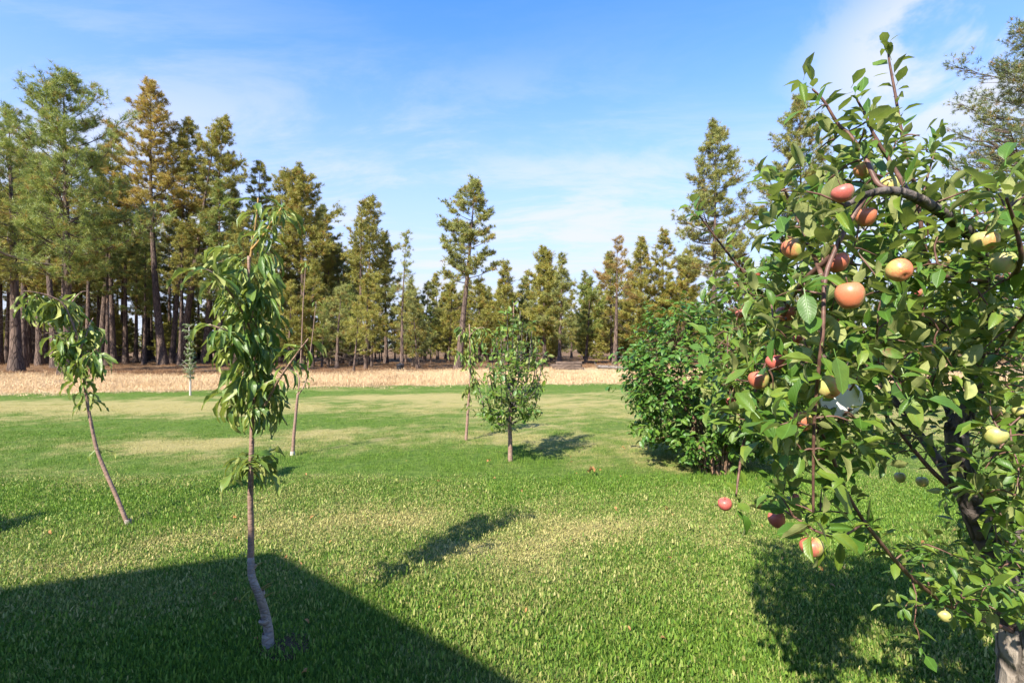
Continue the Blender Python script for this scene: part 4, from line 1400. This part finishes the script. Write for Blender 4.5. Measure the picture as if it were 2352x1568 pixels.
# ------------------------------------------------------------------ the apple tree in front
def apple_tree():
    base = np.array([P(2352, 1500, 2.0)[0], 2.0, 0.0])
    root = empty('apple_tree', base, 'fruiting apple tree filling the right foreground, red-blushed apples among its leaves', 'apple tree')
    tw = Acc()
    lv = []
    net = []                                          # points one can grow a twig from
    R3 = lambda pts: [P(*p) for p in pts]

    def branch(pts, r0, r1, mat, leafy=None, name='branch', size=.078, seg=8, n=None, power=.8):
        _, pp = wood(root, base, name, R3(pts), r0, r1, mat, seg, n or len(pts) * 5, power, .05)
        net.extend(pp)
        if leafy:
            s0, step, cnt = leafy
            L = np.concatenate([[0], np.cumsum(np.linalg.norm(np.diff(pp, axis=0), axis=1))])
            d_ = s0 * L[-1]
            while d_ < L[-1]:
                at = np.array([np.interp(d_, L, pp[:, q]) for q in range(3)])
                at2 = np.array([np.interp(min(d_ + .03, L[-1]), L, pp[:, q]) for q in range(3)])
                tg = nrm(at2 - at + 1e-6)
                rosette(lv, 'apple', at, nrm(tg + UP * .6 + rng.normal(0, .4, 3)), cnt + 1, size, 1.0, -.12)
                d_ += step * rng.uniform(.7, 1.3)
            rosette(lv, 'apple', pp[-1], nrm(pp[-1] - pp[-3]), cnt + 2, size, .8, 0)
        return pp

    branch([(2352, 1730, 2.0), (2352, 1650, 2.0), (2350, 1560, 2.0), (2346, 1480, 1.99), (2342, 1425, 1.98)], .092, .070, M_appletrunk, None, 'trunk', seg=14, n=24)
    branch([(2345, 1470, 1.98), (2308, 1340, 1.95), (2256, 1215, 1.93), (2216, 1110, 1.93), (2199, 1025, 1.93), (2196, 972, 1.93)], .052, .036, M_applebark, None, seg=12)
    branch([(2197, 985, 1.93), (2224, 942, 1.9), (2242, 880, 1.87), (2250, 800, 1.8), (2262, 700, 1.7), (2260, 620, 1.55), (2235, 548, 1.42), (2180, 500, 1.32), (2110, 457, 1.24), (2050, 438, 1.2), (1990, 447, 1.17), (1942, 472, 1.15)],
           .034, .006, M_applebark, (.55, .10, 2), seg=10)
    branch([(2197, 995, 1.93), (2180, 945, 2.0), (2160, 890, 2.1), (2150, 830, 2.2), (2130, 740, 2.3), (2112, 650, 2.35), (2100, 560, 2.35)], .017, .004, M_applebark, (.35, .09, 3))
    branch([(2245, 1195, 1.93), (2165, 1070, 2.05), (2110, 995, 2.15), (2070, 940, 2.2), (2022, 880, 2.25), (1975, 835, 2.3), (1900, 790, 2.3)], .022, .010, M_applebark, (.45, .16, 2), seg=9)
    branch([(2225, 1150, 1.93), (2150, 1090, 1.95), (2080, 1010, 2.0), (2040, 960, 2.0), (1990, 915, 2.0)], .011, .004, M_redtwig, (.3, .12, 2), size=.07)
    branch([(1900, 790, 2.3), (1800, 722, 2.2), (1722, 642, 2.1), (1655, 560, 2.05), (1602, 490, 2.0)], .010, .003, M_redtwig, (.1, .055, 3), size=.072)
    branch([(1975, 835, 2.3), (1880, 850, 2.2), (1780, 812, 2.1), (1695, 800, 2.0), (1640, 782, 1.95)], .009, .003, M_redtwig, (.1, .06, 3), size=.075)
    branch([(1880, 850, 2.2), (1790, 900, 2.0), (1730, 955, 1.85), (1708, 1015, 1.75), (1698, 1080, 1.68), (1690, 1140, 1.65)], .008, .0035, M_redtwig, (.15, .12, 2), size=.072)
    branch([(2352, 1420, 2.05), (2342, 1300, 2.1), (2338, 1150, 2.15), (2346, 1000, 2.2), (2380, 850, 2.2), (2420, 700, 2.1), (2440, 560, 2.0)], .040, .012, M_applebark, (.5, .12, 3), seg=10)
    branch([(2352, 1420, 2.05), (2480, 1250, 2.2), (2600, 1050, 2.3), (2680, 850, 2.3), (2720, 650, 2.2)], .034, .008, M_applebark, (.35, .10, 3))
    branch([(1990, 447, 1.17), (1946, 520, 1.17), (1912, 588, 1.16), (1894, 650, 1.15), (1890, 760, 1.13), (1880, 850, 1.15), (1871, 960, 1.18), (1868, 1060, 1.2), (1868, 1175, 1.22)], .0065, .003, M_redtwig, (.12, .085, 3), size=.082)
    branch([(1912, 588, 1.16), (1850, 642, 1.25), (1815, 690, 1.35), (1788, 755, 1.45), (1765, 820, 1.5), (1735, 900, 1.5), (1728, 985, 1.5)], .008, .003, M_redtwig, (.1, .085, 3), size=.08)
    branch([(2345, 1455, 1.98), (2200, 1400, 1.8), (2130, 1355, 1.7), (2080, 1312, 1.62), (2030, 1255, 1.55), (1980, 1190, 1.47), (1945, 1130, 1.42), (1915, 1060, 1.38), (1890, 1000, 1.33), (1850, 950, 1.3)], .0095, .0035, M_redtwig, (.15, .045, 3), size=.072)
    branch([(1985, 1198, 1.47), (1935, 1228, 1.35), (1882, 1222, 1.27), (1830, 1190, 1.3), (1790, 1165, 1.4)], .005, .0025, M_redtwig, (.3, .06, 2), size=.08)
    branch([(2262, 640, 1.58), (2185, 640, 1.52), (2136, 610, 1.5), (2122, 560, 1.5), (2105, 450, 1.5), (2088, 370, 1.5), (2070, 300, 1.5), (2056, 215, 1.5), (2044, 150, 1.5), (2040, 122, 1.5)], .009, .0025, M_redtwig, (.36, .042, 2), size=.062)
    branch([(2110, 490, 1.5), (2124, 430, 1.5), (2140, 372, 1.5), (2150, 338, 1.5)], .004, .002, M_redtwig, (.2, .04, 2), size=.055)
    branch([(2050, 438, 1.2), (2015, 420, 1.22), (1986, 360, 1.25), (1952, 310, 1.27), (1925, 285, 1.28), (1892, 232, 1.28), (1866, 205, 1.28)], .007, .0025, M_redtwig, (.4, .05, 2), size=.072)
    branch([(2090, 450, 1.22), (2050, 380, 1.3), (2012, 320, 1.3), (1990, 270, 1.3), (1968, 228, 1.3)], .006, .0025, M_redtwig, (.3, .05, 2), size=.072)
    branch([(1894, 650, 1.15), (1852, 545, 1.3), (1816, 470, 1.4), (1798, 425, 1.4)], .006, .0025, M_redtwig, (.25, .055, 3), size=.072)
    branch([(2260, 620, 1.55), (2310, 642, 1.3), (2345, 600, 1.15), (2332, 520, 1.1), (2312, 455, 1.05)], .008, .003, M_redtwig, (.3, .06, 3), size=.085)
    branch([(2245, 850, 1.85), (2300, 800, 1.6), (2340, 742, 1.4), (2384, 690, 1.3)], .010, .003, M_redtwig, (.2, .08, 3))
    branch([(2250, 800, 1.8), (2180, 762, 1.75), (2110, 735, 1.7), (2050, 742, 1.65), (1990, 765, 1.6)], .012, .003, M_applebark, (.3, .09, 3))
    branch([(2262, 700, 1.7), (2180, 612, 1.6), (2120, 622, 1.6), (2075, 642, 1.55)], .010, .003, M_applebark, (.4, .09, 3))
    branch([(2339, 1200, 2.1), (2295, 1180, 1.75), (2250, 1130, 1.6)], .008, .003, M_redtwig, (.2, .09, 3))
    branch([(2340, 1150, 2.12), (2352, 1100, 1.75), (2332, 1040, 1.45), (2290, 985, 1.33)], .008, .003, M_redtwig, (.3, .09, 2))
    branch([(2318, 1360, 1.96), (2270, 1330, 1.8), (2225, 1345, 1.7), (2190, 1400, 1.62)], .006, .003, M_redtwig, (.2, .08, 3), size=.075)

    pts = [np.array(net)]
    #           x0    y0    x1    y1   D0    D1   n  leaves size
    regions = [(1790, 430, 2090, 700, 1.15, 1.8, 52, 5, .078), (1760, 640, 2080, 900, 1.15, 1.8, 60, 5, .080),
               (2070, 470, 2380, 700, 1.2, 2.1, 50, 5, .080), (2060, 680, 2380, 900, 1.3, 2.2, 78, 5, .078),
               (1640, 600, 1790, 760, 1.8, 2.2, 20, 5, .072), (1640, 740, 1800, 1000, 1.5, 2.1, 42, 5, .076),
               (1770, 880, 1970, 1060, 1.15, 1.8, 36, 4, .080), (1770, 1040, 1900, 1200, 1.2, 1.6, 7, 4, .075),
               (2190, 900, 2290, 1160, 2.0, 2.5, 14, 4, .078), (2260, 900, 2400, 1160, 1.3, 2.2, 42, 5, .080), (2250, 1100, 2400, 1440, 1.5, 2.2, 40, 5, .078), (2180, 1180, 2280, 1420, 2.0, 2.4, 8, 4, .075),
               (1985, 840, 2190, 1060, 1.8, 2.4, 24, 4, .072), (2050, 1240, 2260, 1480, 1.5, 1.85, 9, 4, .065),
               (1830, 250, 2000, 440, 1.2, 1.4, 9, 4, .072), (1990, 300, 2140, 460, 1.25, 1.6, 8, 4, .062),
               (2380, 380, 2900, 900, 1.3, 2.7, 95, 5, .080), (2400, 900, 2900, 1350, 1.5, 2.6, 40, 5, .080), (2250, 380, 2420, 520, 1.05, 1.5, 8, 5, .085)]
    for (x0, y0, x1, y1, D0, D1, n, cnt, sz) in regions:
        for q in range(int(n * (1.8 if x1 <= 2100 and y0 < 1000 else 1.5))):
            e = P(rng.uniform(x0, x1), rng.uniform(y0, y1), rng.uniform(D0, D1))
            allp = np.concatenate(pts)
            dd = ((allp - e) ** 2).sum(1)
            i = int(np.argmin(dd))
            b = allp[i]
            L = math.sqrt(dd[i])
            if L > .45: e = b + (e - b) * (.45 / L); L = .45
            path = smooth_path([b, b * .5 + e * .5 + UP * .10 * L + rng.normal(0, .05 * L, 3), e], 6)
            tube(tw, path, np.linspace(.0030, .0014, 6), 5, 0, True)
            pts.append(path[2:])
            tg = nrm(path[-1] - path[-2])
            rosette(lv, 'apple', e, nrm(tg + UP * .6), cnt + 1, sz, .95, -.18)
            if L > .08:
                rosette(lv, 'apple', path[3], nrm(tg + UP * .5 + rng.normal(0, .6, 3)), 4, sz, 1.0, -.15)
    tw.build('twigs', M_redtwig, root, True, base)['kind'] = 'stuff'
    for (x, y, D, dx, dz, sz) in ((1700, 1165, 1.6, .25, -1, .085), (1712, 1150, 1.6, 1, -.25, .075), (1690, 1140, 1.62, -.3, .8, .05), (1790, 1150, 1.38, 1, -.15, .085), (1815, 1165, 1.36, -1, .1, .075),
                                  (1868, 1225, 1.25, .15, -1, .080), (1890, 1222, 1.27, 1, -.35, .085), (1880, 1215, 1.28, 1, .2, .07), (1860, 1212, 1.28, -1, -.05, .08), (1850, 1060, 1.25, .8, -.6, .08),
                                  (1905, 885, 1.14, .9, .25, .06), (1900, 870, 1.15, -1, .2, .075), (1950, 1010, 1.25, 1, -.9, .085), (1905, 1090, 1.3, .5, -1, .09), (1915, 800, 1.12, .1, -1, .085), (1880, 840, 1.13, -.9, .3, .08)):
        lv.append((frame(P(x, y, D), nrm([dx, -.25, dz]), nrm([.2, -.9, .8]), sz), int(rng.integers(6))))
    keep = []
    for M, kk in lv:                                   # the fruit pushes the leaves aside
        c = M[:3, 3] + M[:3, 1] * .65
        ok = True
        for (x, y, wpx, D, *_r) in APPLES + [(1940, 918, 60, 1.30)]:
            if c[1] < D + .03 and c[1] > .2:
                sx, sy = CX + c[0] / c[1] * FX, HZ - (c[2] - EYE) / c[1] * FX
                if (x, y) != (1865, 1256) and math.hypot(sx - x, sy - y) < wpx * .42 + 6 and rng.random() < .88:
                    ok = False
        if ok: keep.append((M, kk))
    dress(root, base, 'apple', keep)
    return np.concatenate(pts)


NET = apple_tree()


def apple_mat():
    """skin: yellow-green ground, red-orange blush on the local +X side; object colour = (blush, redness, -)"""
    m, t = new_mat('apple_skin')
    tcn = t.n('ShaderNodeTexCoord')
    oi = t.n('ShaderNodeObjectInfo')
    cs = t.n('ShaderNodeSeparateColor', i_0=oi.outputs['Color'])
    s = t.n('ShaderNodeSeparateXYZ', i_0=tcn.outputs['Object'])
    mp = t.n('ShaderNodeMapping', i_Vector=tcn.outputs['Object'], i_Scale=(5, 5, .7))
    st = t.noise(mp.outputs[0], 1.5, 4.0, 0.7)
    big = t.noise(tcn.outputs['Object'], 1.1, 2.0)
    v = t.math('ADD', t.math('MULTIPLY', s.outputs[0], .75), t.math('MULTIPLY', t.math('SUBTRACT', st, .5), 1.7))
    v = t.math('ADD', v, t.math('MULTIPLY', t.math('SUBTRACT', big, .5), .8))
    v = t.math('ADD', v, t.math('SUBTRACT', t.math('MULTIPLY', cs.outputs[0], 1.9), .95))
    bl = t.ramp(v, -.15, .75)
    gc = t.mix(t.ramp(big, .3, .7), (0.34, 0.38, 0.10), (0.50, 0.45, 0.16))
    rc = t.mix(cs.outputs[1], (0.58, 0.205, 0.070), (0.46, 0.105, 0.090))
    co = t.mix(bl, gc, rc)
    vo = t.n('ShaderNodeTexVoronoi', i_Vector=tcn.outputs['Object'], i_Scale=9.0)
    co = t.mix(t.ramp(big, .56, .72, 0, .35), co, (0.40, 0.26, 0.13))
    co = t.mix(t.ramp(vo.outputs['Distance'], .14, .05, 0, .6), co, (0.72, 0.60, 0.38))
    bp = t.n('ShaderNodeBump', i_Strength=.12, i_Distance=.01, i_Height=big)
    p = t.n('ShaderNodeBsdfPrincipled', i_Base_Color=co, i_Roughness=.42, i_Normal=bp.outputs[0])
    p.inputs['Specular IOR Level'].default_value = .5
    p.inputs['Subsurface Weight'].default_value = .08
    p.inputs['Subsurface Radius'].default_value = (.02, .01, .004)
    finish(t, p.outputs[0])
    return m


M_apple = apple_mat()
M_calyx = plain_mat('dried_calyx', (0.09, 0.06, 0.035), .9, .4, 20)


def apple_meshes(variant):
    prof = []
    el = (1.0, 1.12, .92, 1.05)[variant]
    for q in range(17):
        a = math.pi * q / 16
        r = math.sin(a) ** .92 * (1 + (.10 + .04 * variant % 2) * math.cos(a))
        z = math.cos(a) * 1.0 * el
        z -= .26 * math.exp(-(a / .34) ** 2) - .16 * math.exp(-((math.pi - a) / .30) ** 2)
        prof.append((max(r, .012), z))
    a = Acc()
    n = 22
    an = np.linspace(0, 6.2832, n, endpoint=False)
    v = np.array([(r * math.cos(t) * (1 + .03 * math.cos(5 * t + variant) * (1 - z) * .5), r * math.sin(t) * (1 + .02 * math.sin(2 * t + variant)), z) for r, z in prof for t in an])
    i = np.arange(16)[:, None] * n
    j = np.arange(n)[None, :]
    f = np.stack([i + j, i + n + j, i + n + (j + 1) % n, i + (j + 1) % n], -1).reshape(-1, 4)
    a.add(v, None, f)
    b = Acc()
    tube(b, smooth_path([(0, 0, .50), (.03, .01, .8), (.10, .03, 1.10), (.22, .05, 1.45)], 8), np.linspace(.045, .05, 8), 6)
    c = Acc()
    for q in range(6):
        t = q / 6 * 6.283
        z0 = prof[-1][1]
        c.add([(.03 * math.cos(t + .5), .03 * math.sin(t + .5), z0 - .01), (.10 * math.cos(t), .10 * math.sin(t), z0 - .05), (.03 * math.cos(t - .5), .03 * math.sin(t - .5), z0 - .01), (.13 * math.cos(t + .1), .13 * math.sin(t + .1), z0 - .12)],
              [(0, 1, 2), (0, 3, 1)])
    return a.mesh('apple', M_apple), b.mesh('stem', M_redtwig), c.mesh('calyx', M_calyx)


AM = [apple_meshes(v) for v in range(4)]
for i, (x, y, wpx, D, bl, rd, tl, lab) in enumerate(APPLES):
    me, sm, ca = AM[i % 4]
    o = link('apple', me)
    o.location = tuple(P(x, y, D))
    r = wpx * .95 / FX * D / 2.06 * math.cos(math.atan2(math.hypot(x - CX, y - HZ), FX)) ** .8
    o.scale = (r, r, r * .98)
    # blush turns to the sun, stem up, a little tilt
    o.rotation_euler = (tl[0], tl[1] * .6, math.radians(205 + prng.uniform(-30, 60)))
    if tl[0] < -.5: o.rotation_euler = (-tl[0] * -1.0, tl[1], 0.0)
    o.color = (bl, rd, 0, 1)
    tag(o, lab, 'apple', 'apples on the apple tree')
    for nm, mm in (('stem', sm), ('calyx', ca)):
        link(nm, mm, o)

# ------------------------------------------------------------------ white disc hung in the apple tree
def disc():
    D = 1.30
    c = P(1932, 916, D)
    root = empty('hanging_disc', c, 'round white disc with a black scribbled outline drawing, hung behind an apple', 'hanging disc')
    root.rotation_euler = (math.radians(8), math.radians(5), math.radians(-12))
    a = Acc()
    n = 36
    R = .051
    v = []
    for (rr, yy) in ((0, -.001), (R * .93, -.001), (R, .0), (R * .93, .002), (0, .002)):
        for q in range(n):
            t = q / n * 6.2832
            v.append((max(rr, 1e-4) * math.cos(t), yy, max(rr, 1e-4) * math.sin(t)))
    f = [(i * n + j, i * n + (j + 1) % n, (i + 1) * n + (j + 1) % n, (i + 1) * n + j) for i in range(4) for j in range(n)]
    a.add(v, None, f)
    a.build('plate', plain_mat('white_plastic', (.80, .80, .80), .45, .02, 5), root)
    s = Acc()
    t = np.linspace(0, 1, 44)
    px_ = -.038 + .030 * t
    pz_ = -.026 - .004 * t + .006 * np.sin(t * 9 + .5)
    tube(s, np.stack([px_, np.full(44, -.0022), pz_], -1), .0008, 5)
    t2 = np.linspace(0, 6.2832, 22)
    tube(s, np.stack([-.015 + .006 * np.cos(t2), np.full(22, -.0022), -.030 + .005 * np.sin(t2)], -1), .0007, 5)
    s.build('drawing', plain_mat('black_ink', (.02, .02, .02), .6, .1, 5), root)
    w_ = Acc()
    tube(w_, [(0.0, 0, R * .94), (.004, .004, R + .05), (.012, .01, R + .10)], .0008, 5)
    w_.build('string', M_deadwood, root)


disc()

# ------------------------------------------------------------------ things in the meadow
def timber_stack():
    D = gD(849)
    M_t = bark_mat('weathered_timber', (0.16, 0.115, 0.09), (0.28, 0.205, 0.155), (0.10, 0.075, 0.06), (3, 30, 30), .6)
    k = D / FX
    rows = [(1269, 1341, 0.0, 0.0, 'bottom front squared timber of the weathered stack in the dry grass'), (1270, 1338, 0.0, .24, 'bottom rear squared timber of the weathered stack'),
            (1265, 1335, .19, .03, 'middle squared timber of the stack, jutting out to the left'), (1271, 1338, .19, .26, 'middle rear squared timber of the weathered stack'),
            (1277, 1337, .38, .12, 'top squared timber lying slightly askew on the stack')]
    for j, (x0, x1, z, dy, lab) in enumerate(rows):
        X0, X1 = (x0 - CX) * k, (x1 - CX) * k
        a = Acc()
        L = X1 - X0
        n = 9
        xs_ = np.linspace(-L / 2, L / 2, n)
        c = .012
        v = []
        for x in xs_:
            for (yy, zz) in ((-.1 + c, 0), (.1 - c, 0), (.1, c), (.1, .18 - c), (.1 - c, .18), (-.1 + c, .18), (-.1, .18 - c), (-.1, c)):
                v.append((x + rng.normal(0, .008) * (1 if abs(x) > L / 2 - .01 else 0), yy + rng.normal(0, .005), zz + rng.normal(0, .005)))
        f = [(i * 8 + q, i * 8 + (q + 1) % 8, (i + 1) * 8 + (q + 1) % 8, (i + 1) * 8 + q) for i in range(n - 1) for q in range(8)]
        v += [(-L / 2 - .002, 0, .09), (L / 2 + .002, 0, .09)]
        m = len(v)
        f3 = [(m - 2, (q + 1) % 8, q) for q in range(8)] + [(m - 1, (n - 1) * 8 + q, (n - 1) * 8 + (q + 1) % 8) for q in range(8)]
        a.add(v, f3, f)
        o = a.build('timber', M_t, None, False)
        o.location = ((X0 + X1) / 2, D + dy, z + .02 + (.004 if z else 0))
        o.rotation_euler = (0, 0, (-.03, .0, .02, .0, .06)[j])
        tag(o, lab, 'timber', 'weathered timbers stacked in the dry grass')


timber_stack()


def fallen_log():
    D = gD(850)
    a, b = P(1374, 843, D), P(1462, 848, D)
    base = (a + b) / 2
    base[2] = 0
    root = empty('fallen_log', base, 'grey fallen log with broken stubs lying in the dry grass', 'log')
    wood(root, base, 'trunk', [a + UP * .02, a * .6 + b * .4 + UP * .03, b - UP * .05, b + np.array([2.2, .5, -.12])], .13, .08, M_deadwood, 10, 20, 1, .12)
    for (s, d_, l) in ((.02, (-.6, -.2, .5), .45), (.08, (-.5, .3, -.1), .4), (.25, (.1, -.5, .6), .3), (.55, (.2, .3, .7), .25)):
        p = a + (b - a) * s
        wood(root, base, 'stub', [p, p + nrm(d_) * l * .6, p + nrm(d_) * l + UP * .05], .045, .018, M_deadwood, 6, 8)


fallen_log()


def bin_():
    D = gD(858)
    c = np.array([(922 - CX) / FX * D, D - .35, 0])
    root = empty('lidded_bin', c, 'small black lidded bin standing at the foot of the see-through pine', 'bin')
    M_b = plain_mat('black_plastic', (.018, .018, .02), .5, .2, 4)
    a = Acc()
    tube(a, [(0, 0, 0), (0, 0, .02), (0, 0, .30), (0, 0, .52)], [.17, .18, .20, .215], 18, 0, False)
    a.build('body', M_b, root)
    l = Acc()
    tube(l, [(0, 0, .52), (0, 0, .55), (0, 0, .57), (0, 0, .60)], [.25, .255, .24, .10], 18)
    l.build('lid', M_b, root)
    h = Acc()
    tube(h, smooth_path([(-.07, 0, .60), (-.05, 0, .65), (.05, 0, .65), (.07, 0, .60)], 10), .012, 6)
    h.build('handle', M_b, root)


bin_()


def fallen_leaves():
    M_f = leaf_mat('dead_leaf', (0.34, 0.16, 0.05), (0.42, 0.24, 0.10), (0.40, 0.22, 0.08), .5, .2, .7)
    for (x, y, s, rz, lab) in ((1357, 1095, .15, .4, 'curled orange-brown dead leaf lying on the lawn right of the young apple tree'), (1122, 1069, .07, 2.0, 'tiny tan dead leaf on the lawn left of the young apple tree foot'),
                               (1432, 1036, .06, 4.0, 'tiny brown dead leaf on the far lawn near the lilac')):
        v, f, uv = leaf_template(1, .6, .6, 1.3, 'apple', .5, .2, wav=3)
        a = Acc()
        a.add(v - np.array([0, .6, -.45]), None, f, uv, .4)
        o = a.build('fallen_leaf', M_f)
        p = G(x, y)
        o.location = (p[0], p[1], .045)
        o.rotation_euler = (.2, .3, rz)
        o.scale = (s, s, s)
        tag(o, lab, 'dead leaf')


fallen_leaves()


def litter():
    v, f, uv = leaf_template(1, .6, .5, .9, 'apple', .4, .15)
    a = Acc()
    a.add(v - np.array([0, .55, -.25]), None, f, uv, .5)
    me = a.mesh('dry_leaf', bpy.data.materials['dead_leaf'])
    ob = bpy.data.objects.new('dry_leaf', me)
    pts = []
    for (cx, cy, sd, n) in ((617, 1400, .9, 16), (1172, 1060, 1.2, 14), (1640, 1120, 1.0, 16), (1900, 1350, .9, 22), (900, 1200, 2.0, 22), (293, 1205, .8, 8)):
        g = G(cx, cy)
        for q in range(n): pts.append((g[0] + rng.normal(0, sd), max(1.2, g[1] + rng.normal(0, sd)), .035))
    n = len(pts)
    sz = rng.uniform(.02, .05, n)
    scatter('leaf_litter', pts, np.stack([rng.normal(0, .5, n), rng.normal(0, .5, n), rng.random(n) * 6.283], -1), np.stack([sz] * 3, -1), np.zeros(n), np.zeros(n), [ob],
            'few small brown dry leaf bits strewn on the lawn', 'leaf litter')


litter()
